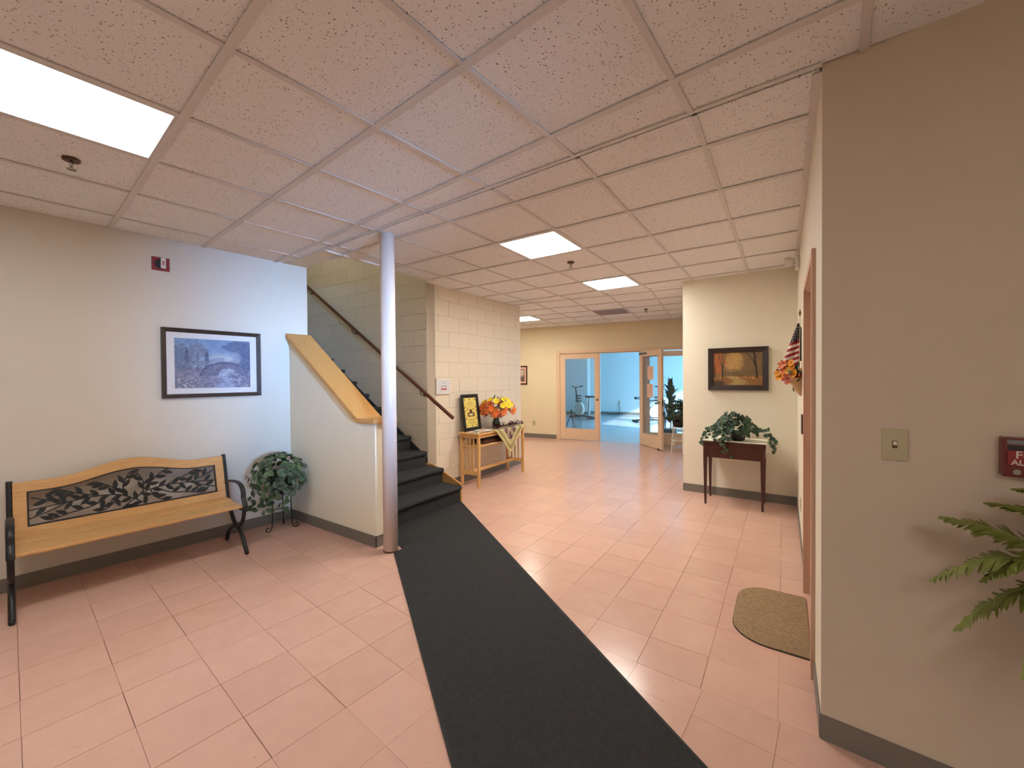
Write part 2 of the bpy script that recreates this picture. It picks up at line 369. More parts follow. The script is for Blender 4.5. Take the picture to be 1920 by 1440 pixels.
fr.build('window_frame', 'door_paint', w1)
w3 = struct(MB().box(0, .69, -.02, -.01, 1.1, 2.2).build('window_added', 'glass', loc=PA(2.36, 1.10), rotz=TA-PI/2))  # added unseen window that lets the beam through to the bench wall
MB().box(0, .03, -.05, .02, 1.1, 2.2).box(.66, .69, -.05, .02, 1.1, 2.2).box(.03, .66, -.05, .02, 1.1, 1.13).box(.03, .66, -.05, .02, 2.17, 2.2).build('window_frame', 'door_paint', w3)
wallseg('wall_sun_shield_end', PA(5.1, -2.7), PA(2.2, -2.7), .12, 0, ZC+.1, 'wall', side=1)  # added end wall, closes the lobby side against the sun
struct(MB().prism([tuple(PA(a_, b_)[:2]) for a_, b_ in ((2.2, -2.9), (5.1, -2.9), (5.1, 2.6), (2.2, 2.6))], ZC+.02, ZC+.1).build('ceiling_sun_shield', 'wall'))  # added roof that blocks the sun over the lobby side
struct(MB().prism([tuple(PA(a_, b_)[:2]) for a_, b_ in ((2.2, -2.9), (5.1, -2.9), (5.1, 2.6), (2.2, 2.6))], -.1, -.004).build('floor_sun_shield', 'slab'))  # added floor, completes the enclosure that shuts out the sun
# baseboards of the lobby and hall
baseboard('baseboard_left', PA(BW, -2.6), PA(BW, 2.63), side=-1)
baseboard('baseboard_near', NW0+Vector(AXv[:2])*.0, NW1, side=-1)
baseboard('baseboard_right', (.125, 5.58), (.125, 3.41)); baseboard('baseboard_right_near', (.125, 2.4), (.125, 2.04))
baseboard('baseboard_painting', (-1.085, 5.58), (.125, 5.58))
baseboard('baseboard_back', PC(-8.5, 9.22), PC(-3.43, 9.22))
baseboard('baseboard_sign', (-3.78, 3.70), (-3.78, 5.9), side=-1)

# floor tiles --------------------------------------------------------------
T = .3048
def visible(p, mar=.12):
    d = Vector(p)-Vector((0, 0, 1.4675)); w = d.dot(W_)
    if w < .3: return False
    x, y = d.dot(R_)/w, d.dot(U_)/w
    return abs(x) < 960/760+mar and abs(y) < 720/760+mar
tiles = []
insets = (.0004, .0007, .0012, .0017)
def cell_poly(ex, ey, a, b, s): return [tuple((ex*x+ey*y)[:2]) for x, y in ((a, b), (a+s, b), (a+s, b+s), (a, b+s))]
for i in range(-10, 16):
    for j in range(-10, 12):
        a, b = -2.0179+i*T, .9241+j*T
        if a < BW-.31 or b < -2.6 or a > 2.3 or b > 2.7: continue
        p = cell_poly(AXv, ADv, a, b, T); q = clip(p, tuple(-sn), -sdist); q = clip(q, tuple(AXv[:2]), BW) if q else q
        if len(q) > 2 and parea(q) > 1e-3: tiles.append((q, abs(parea(q)-T*T) < 1e-5, p[0], TA))
for i in range(-28, 4):
    for j in range(-6, 22):
        x, y = -.0208+i*T, 3.228+j*T
        if x < -8.3 or y > 9.4: continue
        p = cell_poly(Vector((1, 0, 0)), Vector((0, 1, 0)), x, y, T); q = clip(p, tuple(sn), sdist)
        if len(q) > 2: q = clip(q, (-1, 0), -.33)
        if len(q) > 2: q = clip(q, (-CYv.x, -CYv.y), -9.29)
        if len(q) > 2 and parea(q) > 1e-3: tiles.append((q, abs(parea(q)-T*T) < 1e-5, p[0], 0))
def tc_(q): return Vector((sum(p[0] for p in q)/len(q), sum(p[1] for p in q)/len(q), 0))
near, far_ = [], []
for t in tiles:
    c = tc_(t[0]); (near if visible(c) and (c.y < 5.3 or c.x > -3.6) else far_).append((c.length, t))
near.sort(key=lambda q: q[0]); far_ += near[300:]; near = near[:300]
def tile_mb(q, ins):
    c = tc_(q); mb = MB(); pts = []
    for p in q:
        d = Vector((p[0]-c.x, p[1]-c.y)); L = d.length; k = max(0, 1-ins*1.6/L); pts.append((c.x+d.x*k, c.y+d.y*k))
    return mb, pts
full = []
for ins in insets: full.append(MB().box(ins, T-ins, ins, T-ins, -.003, 0).mesh('floor_tile', 'floor_tile'))
for d_, (q, isfull, org, ang) in near:
    if isfull: inst('floor_tile', random.choice(full), floor, loc=(org[0], org[1], 0), rotz=ang)
    else:
        mb, pts = tile_mb(q, random.choice(insets)); c = tc_(q); mb.prism([(p[0]-c.x, p[1]-c.y) for p in pts], -.003, 0).build('floor_tile', 'floor_tile', floor, loc=c)
mb = MB()
for d_, (q, isfull, org, ang) in far_:
    x, pts = tile_mb(q, random.choice(insets)); mb.prism(pts, -.003, 0)
rest = mb.build('distant_floor_tiles', 'floor_tile', floor); rest['kind'] = 'stuff'

# suspended ceiling ----------------------------------------------------------
ceil_ = struct(MB().box(-9, 4, -4.2, 1.9, ZC+.09, ZC+.25).box(-3.6, 4, 1.9, 3.75, ZC+.09, ZC+.25).box(-9, 4, 3.75, 9.35, ZC+.09, ZC+.25).box(-9, -3.6, 1.9, 2.2, ZC+.09, ZC+.25).build('ceiling', 'plenum'))
S = .6096
fullc = MB().box(.010, S-.010, .010, S-.010, ZC+.009, ZC+.022).mesh('ceiling_tile', 'ceiling_tile')
def ceil_region(ex, ey, u0, v0, ir, jr, halfs, skip, ang, extra=None, tee=.012):
    for i in range(*ir):
        for j in range(*jr):
            if (i, j) in skip: continue
            u, v = u0+i*S, v0+j*S; p = cell_poly(ex, ey, u, v, S); q = p
            hs = list(halfs)
            if extra: hs += extra(tc_(p))
            for nn, dd in hs:
                if len(q) > 2: q = clip(q, nn, dd)
            if len(q) < 3 or parea(q) < .004: continue
            if abs(parea(q)-S*S) < 1e-4: inst('ceiling_tile', fullc, ceil_, loc=(p[0][0], p[0][1], 0), rotz=ang)
            else:
                c = tc_(q); pts = []
                for pp in q:
                    d = Vector((pp[0]-c.x, pp[1]-c.y)); k = max(.2, 1-.012/max(.02, d.length)); pts.append((d.x*k, d.y*k))
                MB().prism(pts, ZC+.009, ZC+.022).build('ceiling_tile', 'ceiling_tile', ceil_, loc=c)
    def line(kind, k):
        # one tee: long thin quad clipped to the region
        tee = .017 if kind == 'v' else .013
        if kind == 'u': c0 = u0+k*S; p = [tuple((ex*x+ey*y)[:2]) for x, y in ((c0-tee, v0+jr[0]*S), (c0+tee, v0+jr[0]*S), (c0+tee, v0+jr[1]*S), (c0-tee, v0+jr[1]*S))]
        else: c0 = v0+k*S; p = [tuple((ex*x+ey*y)[:2]) for x, y in ((u0+ir[0]*S, c0-tee), (u0+ir[1]*S, c0-tee), (u0+ir[1]*S, c0+tee), (u0+ir[0]*S, c0+tee))]
        q = p; c = tc_(p)
        for nn, dd in halfs:
            if len(q) > 2: q = clip(q, nn, dd)
        if len(q) > 2 and parea(q) > .002:
            z = ZC if kind == 'v' else ZC+.0012
            c = tc_(q); MB().prism([(a-c.x, b-c.y) for a, b in q], z, z+.0055).build('grid_tee', 'tee', ceil_, loc=c)
    for k in range(ir[0], ir[1]+1): line('u', k)
    for k in range(jr[0], jr[1]+1): line('v', k)
ax2, ad2 = tuple(AXv[:2]), tuple(ADv[:2])
G = .02
# lobby: light fixture in cells (-2,-1) and (-2,-2)
ceil_region(AXv, ADv, -1.7557, .529, (-6, 8), (-6, 5), [(ax2, BW), ((-ax2[0], -ax2[1]), -2.35), (ad2, -2.65), (tuple(-sn), -(sdist-.002))], {(-2, -1), (-2, -2), (4, -3), (4, -4)}, TA)
SE0, SE1 = Vector((-3.78, 5.585)), Vector((-1.085, 5.81)); s2d = (SE1-SE0).normalized(); s2n = Vector((-s2d.y, s2d.x)); s2 = s2n.dot(SE0)
def bx(c): return [((1, 0), -3.60)] if c.y < 3.75 else [((1, 0), -3.79)]
ceil_region(Vector((1, 0, 0)), Vector((0, 1, 0)), -.3515, 2.3872, (-6, 1), (-1, 6), [(tuple(sn), sdist+G), ((-1, 0), -.13), (tuple(-s2n), -s2), ((1, 0), -3.79)], {(-3, 1), (-3, 4)}, 0, bx)
cx2, cy2 = tuple(CXv[:2]), tuple(CYv[:2])
ceil_region(CXv, CYv, -1.43, 7.31, (-11, 4), (-4, 4), [(tuple(s2n), s2+.002), ((-cy2[0], -cy2[1]), -9.23), ((-1, 0), 1.08)], {(-1, 0), (-4, 0), (-5, 0)}, TC)
# edge trims: bright metal angle at the stair opening, wall angle along right wall, seam angles
struct(MB().box(-3.615, -3.60, 2.2, 3.69, ZC-.004, ZC+.3).build('trim_1', 'white_plastic'))
struct(MB().box(.095, .125, 2.07, 5.58, ZC-.0005, ZC+.006).build('trim_2', 'tee'))
L_ = (SEAM1-SEAM0).length; ang_ = math.atan2(sd.y, sd.x)
struct(MB().box(0, L_+.75, -.02 if False else .0, .022, ZC+.0004, ZC+.006).build('trim_3', 'tee', loc=(SEAM0.x, SEAM0.y, 0), rotz=ang_))
# stairwell shaft above the ceiling
struct(MB().box(-3.66, -3.616, 2.2, 3.69, ZC+.002, 5.0).build('wall_shaft_right', 'wall'))
struct(MB().box(-8.3, -3.66, 2.2, 2.44, ZC+.005, 5.0).build('wall_shaft_near', 'wall'))
struct(MB().box(-8.4, -8.3, 2.2, 3.8, 2.6, 5.0).build('wall_shaft_end', 'wall'))
struct(MB().box(-8.4, -3.6, 2.2, 3.8, 5.0, 5.1).build('ceiling_shaft', 'wall'))
struct(MB().box(-8.4, -4.48, 2.30, 2.44, 0, ZC+.02).build('wall_stair_near', 'wall'))

# concrete block walls -------------------------------------------------------
H_ = .206; Z0 = .045; BLK = .412; J = .002
def block_wall(name, origin, ang, length, zmin_of, k0, k1, first=0.0):
    """face along local +x at local y=0, thickness to +y"""
    w = struct(MB().box(0, length, .003, .15, 0, Z0+k1*H_).build(name, 'mortar', loc=origin, rotz=ang))
    cache = {}
    for k in range(k0, k1):
        off = first+(BLK/2 if k % 2 else 0) - BLK
        s = off
        while s < length:
            a, b = max(0, s), min(length, s+BLK); s += BLK
            if b-a < .02 or zmin_of((a+b)/2) > Z0+(k+1)*H_: continue
            key = round(b-a, 3)
            if key not in cache:
                cache[key] = MB().box(J, key-J, 0, .01, J, H_-J).mesh('concrete_block', 'block')
                bm = bmesh.new(); bm.from_mesh(cache[key]); bmesh.ops.bevel(bm, geom=[e for e in bm.edges if all(abs(v.co.y) < 1e-5 for v in e.verts)], offset=.0018, segments=1, affect='EDGES'); bm.to_mesh(cache[key]); bm.free()
            inst('concrete_block', cache[key], w, loc=(a, 0, Z0+k*H_))
    return w
# stair wall: face y=3.69 seen from -y ; local +x = world +x
block_wall('wall_stairs', (-7.2, 3.69, 0), 0, 3.42, lambda s: (-3.5-(-7.2+s))*.62+.1, -1, 22, .1)
struct(MB().box(-8.4, -7.2, 3.69, 3.8, 0, 5).build('wall_stairs_end', 'wall'))
# sign wall: face x=-3.78 seen from +x ; local +x must run so that thickness (+y local) goes to -x : rotate +90deg
block_wall('wall_sign', (-3.78, 3.693, 0), PI/2, 2.21, lambda s: -1, -1, 13, .2)
struct(MB().box(-8.3, -3.781, 5.75, 5.9, 0, ZC+.1).build('wall_sign_return', 'cwall'))

# knee wall, cap, post ---------------------------------------------------------
KX0, KX1 = -4.36, -2.955
knee = struct(MB().prism_xz([(KX0, 0), (KX1, 0), (KX1, 1.085), (-3.17, 1.085), (KX0, 1.915)], 2.255, 2.43).build('wall_knee', 'wall'))
baseboard('baseboard_knee', (KX0+.02, 2.255), (KX1+.006, 2.255), side=-1)
struct(MB().box(KX1, KX1+.006, 2.249, 2.43, 0, .1).build('baseboard_knee_end', 'baseboard'))
capz = lambda x: 1.085 if x > -3.17 else 1.085+(-3.17-x)*.7
CT = .04
cap = thing('stair_cap', 'golden oak cap board sloping down the stair half wall to the post', 'cap board', (-3.17, 2.34, 1.085))
MB().add([(-1.175, -.125, .83), (0, -.125, 0), (0, .135, 0), (-1.175+.02, .135, .83), (-1.175, -.125, .83+CT*1.2), (.0+.02, -.125, CT), (.02, .135, CT), (-1.175+.02, .135, .83+CT*1.2)],
     [(0, 3, 2, 1), (4, 5, 6, 7), (0, 1, 5, 4), (1, 2, 6, 5), (2, 3, 7, 6), (3, 0, 4, 7)]).build('sloping_board', 'oak_cap', cap, bev=.004)
MB().box(.0, .25, -.125, .135, 0, CT).build('level_board', 'oak_cap', cap, bev=.004)
post = thing('support_post', 'round cream painted steel post at the foot of the stairs', 'post', (-2.80, 2.285, 0))
MB().lathe([(.061, 0), (.061, ZC+.05)], 32).build('pipe', 'post', post, smooth=True)
MB().lathe([(.0625, 0), (.0635, .006), (.0615, .014)], 24).build('worn_base_ring', 'brass_dark', post, smooth=True)

# stairs ------------------------------------------------------------------------
st = thing('staircase', 'staircase covered in charcoal carpet rising behind the half wall', 'stairs', (-3.21, 3.05, 0))
RISE, RUN = .178, .285
for k in range(17):
    x = -k*RUN; z = .02+(k+1)*RISE
    y0 = -.60 if k > 0 else -.615; y1 = .60
    pr = [(x-RUN-.02, z-RISE-.02), (x, z-RISE-(.02 if k == 0 else 0)), (x+.002, z-.055), (x+.022, z-.045), (x+.03, z-.028), (x+.028, z-.012), (x+.016, z-.001), (x-.01, z), (x-RUN-.02, z)]
    if k == 0: pr[1] = (x, 0); pr[0] = (x-RUN-.02, 0)
    MB().prism_xz(pr, y0, y1).build('carpet_step', 'carpet', st, smooth=False)
MB().prism_xz([(.012, 0), (.012, .215), (-.45, .40), (-.57, .40), (-.57, 0)], .60, .622).build('side_stringer', 'oak_cap', st)
MB().prism_xz([(-.57, .37), (-.57, .47), (-4.3, .47+3.73*.625), (-4.3, .3+3.73*.625), (-.6, .3)], .615, .634).build('wall_stringer', 'carpet', st)

# handrail ------------------------------------------------------------------------
hr = thing('handrail', 'round dark brown wooden handrail sloping up the block wall', 'handrail', (-3.27, 3.61, 1.0))
sl_ = .635
MB().tube([(0, 0, 0), (-.01, 0, .006), (-3.5, 0, 3.5*sl_)], [.019, .022, .022], 14).build('rail', 'walnut_rail', hr, smooth=True)
for s_ in (.55, 1.95, 3.1):
    b = MB().tube(smooth_path([(-s_, .078, s_*sl_-.085), (-s_, .03, s_*sl_-.09), (-s_, .0, s_*sl_-.055), (-s_, 0, s_*sl_-.02)], 5), .006, 8)
    b.lathe([(.022, .070), (.022, .078)], 12, (-s_, 0, s_*sl_-.085), 'y').build('bracket', 'brass_dark', hr, smooth=True)

# runner and door mat ---------------------------------------------------------------
dv = Vector((.829, -.559)).normalized(); nv = Vector((.559, .829)).normalized()
nl, nr_ = .349, 1.2256
def rp(n, x): return (x, (n-nv.x*x)/nv.y)
RX = -3.205
run_poly = [rp(nl, -2.735), rp(nl, 1.05), rp(nr_, 1.55), (RX, 3.66), (RX, 2.42), (-2.90, 2.42), (-2.735, 2.36)]
run = thing('carpet_runner', 'long charcoal carpet runner crossing the pink floor to the stairs', 'carpet runner', (0, 0, 0))
MB().prism(run_poly, 0, .007).build('pile', 'runner', run)
for n_, x0, x1, s_ in ((nl, -2.735, 1.05, 1), (nr_, RX, 1.55, -1)):
    a, b = Vector(rp(n_, x0)), Vector(rp(n_, x1)); o_ = nv*.009*s_
    MB().prism([tuple(a-o_*.3), tuple(b-o_*.3), tuple(b+o_), tuple(a+o_)], 0, .009).build('edge_binding', 'binding', run)
pts = [(.118, 3.27)]
for k in range(9): a = PI/2+k/8*PI/2; pts.append((-.07+.185*math.cos(a), 3.08+.19*math.sin(a)))
for k in range(9): a = PI+k/8*PI/2; pts.append((-.07+.185*math.cos(a), 2.76+.19*math.sin(a)))
pts.append((.118, 2.57))
dm = thing('doormat', 'tan fibre doormat with rounded corners before the side door', 'doormat', (0, 2.92, 0))
MB().prism([(x, y-2.92) for x, y in pts], 0, .009).build('mat_pile', 'doormat', dm)
cxm, cym = -.03, 2.92
MB().prism([(cxm+(x-cxm)*1.012, (cym+(y-cym)*1.012)-2.92) for x, y in pts[1:-1]]+[(.118, -.354), (.118, .354)], 0, .004).build('rubber_edge', 'binding', dm)

# side door frame on the right wall -----------------------------------------------
df = struct(MB().box(.108, .125, 2.41, 2.455, 0, 2.075).box(.108, .125, 3.355, 3.40, .0, 2.075).box(.108, .125, 2.456, 3.354, 2.03, 2.075).build('trim_4', 'trim_paint'))
MB().box(.125, .262, 2.445, 2.458, 0, 2.03).build('jamb', 'trim_paint', df); MB().box(.125, .262, 3.352, 3.362, .01, 2.03).build('jamb', 'trim_paint', df); MB().box(.125, .262, 2.445, 3.36, 2.018, 2.03).build('door_head', 'trim_paint', df)

# French doors in the far wall --------------------------------------------------------
def leaf_door(o, w, h=2.03, th=.044, sw=.115, gz0=.26, gz1=1.93, matname='door_paint'):
    """door leaf from local x=0..w, y=-th/2..th/2"""
    mb = MB().box(0, sw, -th/2, th/2, .012, h).box(w-sw, w, -th/2, th/2, .012, h).box(sw, w-sw, -th/2, th/2, gz1, h).box(sw, w-sw, -th/2, th/2, .012, gz0)
    mb.build('leaf_frame', matname, o)
    be = MB()
    for y in (-th/2-.004, th/2-.004):
        be.box(sw-.002, sw+.012, y, y+.008, gz0, gz1).box(w-sw-.012, w-sw+.002, y, y+.008, gz0, gz1).box(sw, w-sw, y, y+.008, gz1-.012, gz1+.002).box(sw, w-sw, y, y+.008, gz0-.002, gz0+.012)
    be.build('glazing_bead', matname, o)
    MB().box(sw, w-sw, -.003, .003, gz0, gz1).build('pane', 'glass', o)
def empty_struct(name, loc, rotz):
    o = bpy.data.objects.new(name, None); COL.objects.link(o); o.location = loc; o.rotation_euler = (0, 0, rotz); return struct(o)
fr_ = empty_struct('trim_5', PC(-3.40, 9.22), TC)
fw = MB().box(-.03, .06, -.018, .13, 0, 2.12).box(3.10-.03, 3.10+.06, -.018, .13, 0, 2.12).box(.06, 3.07, -.018, .13, 2.05, 2.12).box(1.925, 1.985, -.018, .13, 0, 2.05)
fw.build('door_frame', 'door_paint', fr_)
MB().box(.06, 1.925, .05, .07, 2.03, 2.052).build('door_stop', 'door_paint', fr_)
d1 = empty_struct('door_1', PC(-3.335, 9.235), TC); leaf_door(d1, .965)
MB().box(.93, .968, -.04, -.022, .02, 2.02).build('astragal', 'trim_paint', d1)
MB().lathe([(.012, -.06), (.012, -.045), (.026, -.04), (.026, -.025)], 12, (.90, 0, .96), 'y').build('pull', 'chrome', d1, smooth=True)
hp = PC(-1.475, 9.20); fe = PC(-.945, 8.555); dd = fe-hp
d2 = empty_struct('door_2', hp, math.atan2(dd.y, dd.x)); W2 = dd.length
leaf_door(d2, W2)
for sg in (-1, 1):
    MB().lathe([(.025, 0), (.025, .006), (.010, .010), (.010, .03), (.027, .042), (.027, .055), (.012, .066)] if sg > 0 else [(.012, -.066), (.027, -.055), (.027, -.042), (.010, -.03), (.010, -.010), (.025, -.006), (.025, 0)], 14, (W2-.06, sg*.022, .96), 'y').build('door_knob', 'chrome', d2, smooth=True)
MB().box(W2-.001, W2+.002, -.012, .012, .88, 1.04).build('latch_plate', 'brass_dark', d2)
MB().box(.03, .30, -.05, -.022, 1.955, 2.0).box(.10, .16, -.07, -.05, 1.965, 1.99).build('door_closer', 'chrome', d2)
for zz, xx in ((1.42, .30), (1.05, .28)):
    sh = MB().box(0, .216, -.0045, -.0035, 0, .279).build('notice_sheet', 'paper_pink', None, loc=d2.matrix_world @ Vector((0, 0, 0)))
    sh.parent = None
    M = Matrix.Translation(hp) @ Matrix.Rotation(math.atan2(dd.y, dd.x), 4, 'Z') @ Matrix.Translation((xx, 0, zz))
    sh.matrix_world = M
    tag(sh, 'upper paper notice taped to the glass of the open door' if zz > 1.2 else 'lower paper notice taped to the glass of the open door', 'notice', 'notices on the glass door')
    ln = MB()
    for k in range(6): ln.box(.03, .19-.03*(k % 2), -.0051, -.0046, .24-k*.035, .244-k*.035)
    ln.build('printed_lines', 'ink', sh)
wg = MB().prism_yz([(-.03, 0), (.06, 0), (.06, .008), (-.03, .035)], -.03, .03).build('door_wedge', 'black', loc=hp+dd.normalized()*(W2-.1)+Vector((0, 0, 0)), rotz=math.atan2(dd.y, dd.x)+PI/2+PI)
tag(wg, 'small black wedge under the open glass door', 'door wedge')
sd1 = empty_struct('window_1', PC(-1.41, 9.235), TC); leaf_door(sd1, 1.07)

# ceiling lights, vent, sprinklers -------------------------------------------------------
def ceiling_light(name, label, p, rotz, w, d, em, group='lit ceiling panels'):
    o = thing(name, label, 'ceiling light', p, rotz, group)
    f = .018
    MB().box(.012, w-.012, .012, .012+f, 0, .012).box(.012, w-.012, d-.012-f, d-.012, 0, .012).box(.012, .012+f, .012+f, d-.012-f, 0, .012).box(w-.012-f, w-.012, .012+f, d-.012-f, 0, .012).build('frame', 'lamp_body', o)
    MB().box(.012+f, w-.012-f, .012+f, d-.012-f, .008, .010).build('diffuser', em, o)
    MB().box(.012, w-.012, .012, d-.012, .0125, .07).build('housing', 'lamp_body', o)
zt = ZC+.001
ceiling_light('ceiling_light', 'long lit ceiling panel over the bench', PA(-1.7557-2*S, .529-2*S, zt), TA, S, 2*S, 'light_lobby')
ceiling_light('ceiling_light', 'square lit ceiling panel nearest the support post', Vector((-.3515-3*S, 2.3872+S, zt)), 0, S, S, 'light_hall')
ceiling_light('ceiling_light', 'square lit ceiling panel just past the ceiling sprinkler, beside the painting wall', Vector((-.3515-3*S, 2.3872+4*S, zt)), 0, S, S, 'light_hall')
ceiling_light('ceiling_light', 'lit ceiling panel half hidden by the block wall corner', PC(-1.43-5*S, 7.31, zt), TC, 2*S, S, 'light_far')
ve = thing('ceiling_vent', 'mauve grey square return vent in the far ceiling', 'vent', PC(-1.43-S, 7.31, ZC+.001), TC)
MB().box(.012, S-.012, .012, .04, 0, .012).box(.012, S-.012, S-.04, S-.012, 0, .012).box(.012, .04, .04, S-.04, 0, .012).box(S-.04, S-.012, .04, S-.04, 0, .012).build('vent_frame', 'vent_face', ve)
for k in range(16): MB().box(.04, S-.04, .045+k*.033, .045+k*.033+.02, .003, .006).build('louvre', 'vent_face', ve)
MB().box(.03, S-.03, .03, S-.03, .011, .013).build('vent_back', 'vent_face', ve)
def sprinkler(p, label):
    o = thing('sprinkler', label, 'sprinkler', p, 0, 'ceiling sprinklers')
    MB().lathe([(.038, -.001), (.036, -.010), (.024, -.014), (.02, -.012)], 20).build('escutcheon', 'brass_dark', o, smooth=True)
    MB().lathe([(.009, 0), (.009, -.03), (.006, -.034), (.006, -.05)], 10).tube([(-.012, 0, -.02), (-.013, 0, -.04), (0, 0, -.055)], .002, 6).tube([(.012, 0, -.02), (.013, 0, -.04), (0, 0, -.055)], .002, 6).build('body', 'chrome', o, smooth=True)
    MB().lathe([(.005, -.053), (.02, -.055), (.02, -.058), (.002, -.059)], 14).build('deflector', 'chrome', o, smooth=True)
sprinkler(Vector((-3.26, .52, ZC+.004)), 'sprinkler head in the lobby ceiling beside the long light')
sprinkler(Vector((-1.876, 3.93, ZC+.004)), 'sprinkler head between the two square ceiling lights')
sprinkler(Vector((-2.06, 7.41, ZC+.004)), 'sprinkler head in the far ceiling beside the vent')

ceiling_light('ceiling_light', 'added long lit ceiling panel out of view behind the camera', PA(-1.7557+4*S, .529-4*S, zt), TA, S, 2*S, 'light_lobby')  # fill panel added out of view to brighten the lobby
ceiling_light('ceiling_light', 'added unseen lit panel at the top of the stairwell', Vector((-5.9, 2.75, 4.95)), 0, S, S, 'light_stair_added')  # unseen panel added to brighten the upper stair wall
# bench ------------------------------------------------------------------------------------
AB = math.atan2(ADv.y, ADv.x)
be = thing('bench', 'oak garden bench with black cast iron ends and leafy iron back panel', 'bench', PA(-4.15, .615), AB)
hx = .625
def endframe(lx):
    e = MB()
    def tb(pts, r, fl=1.0, n=8): e.tube(smooth_path([(lx, y, z) for y, z in pts], 6), r, n, fl)
    tb([(.300, .785), (.25, .60), (.212, .45), (.19, .385)], .015, 1.1)
    tb([(.19, .385), (.10, .365), (-.05, .362), (-.19, .368), (-.245, .388)], .012, 1.3)
    o = e.build('end_frame', 'iron', be, smooth=True)
    e = MB(); tb([(.232, .53), (.17, .555), (.06, .575), (-.06, .583), (-.15, .567), (-.198, .52), (-.200, .475), (-.215, .45), (-.235, .42), (-.245, .388)], .010, 1.9); e.build('armrest', 'iron', be, smooth=True)
    e = MB(); tb([(.15, .37), (.11, .29), (.03, .215), (-.06, .185), (-.15, .14), (-.215, .07), (-.255, .012)], .016, 1.0); e.ball((lx, -.262, .014), .017); e.build('leg', 'iron', be, smooth=True)
    e = MB(); tb([(-.215, .375), (-.19, .29), (-.12, .22), (-.03, .195), (.08, .16), (.18, .10), (.234, .012)], .016, 1.0); e.ball((lx, .236, .014), .016); e.build('leg', 'iron', be, smooth=True)
endframe(-hx); endframe(hx)
for y0, y1, z in ((-.225, -.10, .388), (-.095, .03, .384), (.035, .185, .392)):
    MB().box(-hx+.012, hx-.012, y0, y1, z, z+.022).build('seat_slat', 'oak', be, bev=.006)
def bk(x, z, t): return (x, .195+(z-.41)*.27+t, z)
bump = lambda x: .5*(1+math.cos(PI*x/.43)) if abs(x) < .43 else 0
def strip(xs, lo, hi, t0, t1):
    mb = MB(); n = len(xs); vs = []
    for x in xs: vs += [bk(x, lo(x), t0), bk(x, hi(x), t0), bk(x, hi(x), t1), bk(x, lo(x), t1)]
    fs = []
    for i in range(n-1):
        for k in range(4): fs.append((i*4+k, (i+1)*4+k, (i+1)*4+(k+1) % 4, i*4+(k+1) % 4))
    fs += [(0, 1, 2, 3), ((n-1)*4+3, (n-1)*4+2, (n-1)*4+1, (n-1)*4)]
    mb.add(vs, fs); return mb
XS = [-.612+1.224*i/48 for i in range(49)]
ptop = lambda x: .705+.068*bump(x); PX = .548
strip(XS, ptop, lambda x: .772+.078*bump(x), -.012, .012).build('top_rail', 'oak', be, bev=.003)
strip([-.612, .612], lambda x: .412, lambda x: .472, -.012, .012).build('lower_rail', 'oak', be, bev=.003)
for s_ in (-1, 1): strip(sorted([s_*.612, s_*PX]), lambda x: .472, lambda x: .705, -.012, .012).build('side_rail', 'oak', be, bev=.003)
XP = [-PX+2*PX*i/40 for i in range(41)]
pan = strip(XP, lambda x: ptop(x)-.008, ptop, -.013, .004).build('iron_panel_frame', 'iron', be)
strip([-PX, PX], lambda x: .472, lambda x: .480, -.013, .004).build('frame_bar', 'iron', pan)
for s_ in (-1, 1): strip(sorted([s_*PX, s_*(PX-.008)]), lambda x: .48, lambda x: .70, -.013, .004).build('frame_bar', 'iron', pan)
vine = MB(); leaves = []
stems = []
for s_ in (-1, 1):
    stems += [[(-.075*s_, .478), (.0*s_, .535), (.09*s_, .585), (.22*s_, .60), (.36*s_, .592), (.545*s_, .575)],
              [(.03*s_, .555), (.10*s_, .64), (.17*s_, .705), (.23*s_, .735)] if s_ > 0 else [(.03*s_, .555), (.12*s_, .645), (.2*s_, .70)],
              [(.2*s_, .60), (.30*s_, .64), (.40*s_, .69)], [(.14*s_, .592), (.22*s_, .54), (.34*s_, .515), (.44*s_, .49)],
              [(.36*s_, .592), (.44*s_, .62), (.53*s_, .66)], [(.36*s_, .592), (.45*s_, .55), (.54*s_, .52)], [(.05*s_, .56), (.06*s_, .65), (.02*s_, .74)], [(.10*s_, .585), (.12*s_, .53), (.17*s_, .49)]]
for stx in stems:
    p = smooth_path([bk(x, z, -.005) for x, z in stx], 6); vine.tube(p, .0045, 6)
    step = 2
    for k in range(1, len(p)-1, step):
        t = (p[min(k+1, len(p)-1)]-p[k-1]).normalized(); sgn = 1 if (k//step) % 2 else -1
        leaves.append((p[k], t, sgn))
    leaves.append((p[-1]-((p[-1]-p[-2]).normalized()*.03), (p[-1]-p[-2]).normalized(), 0))
vine.build('vine_stems', 'iron', pan, smooth=True)
prof = [(0, 0), (.012, .010), (.03, .0155), (.05, .012), (.074, 0), (.05, -.012), (.03, -.0155), (.012, -.010)]
lf = MB(); lf.prism([(a, b) for a, b in prof], -.003, .003)
lfm = lf.mesh('iron_leaf', 'iron')
used_ = []
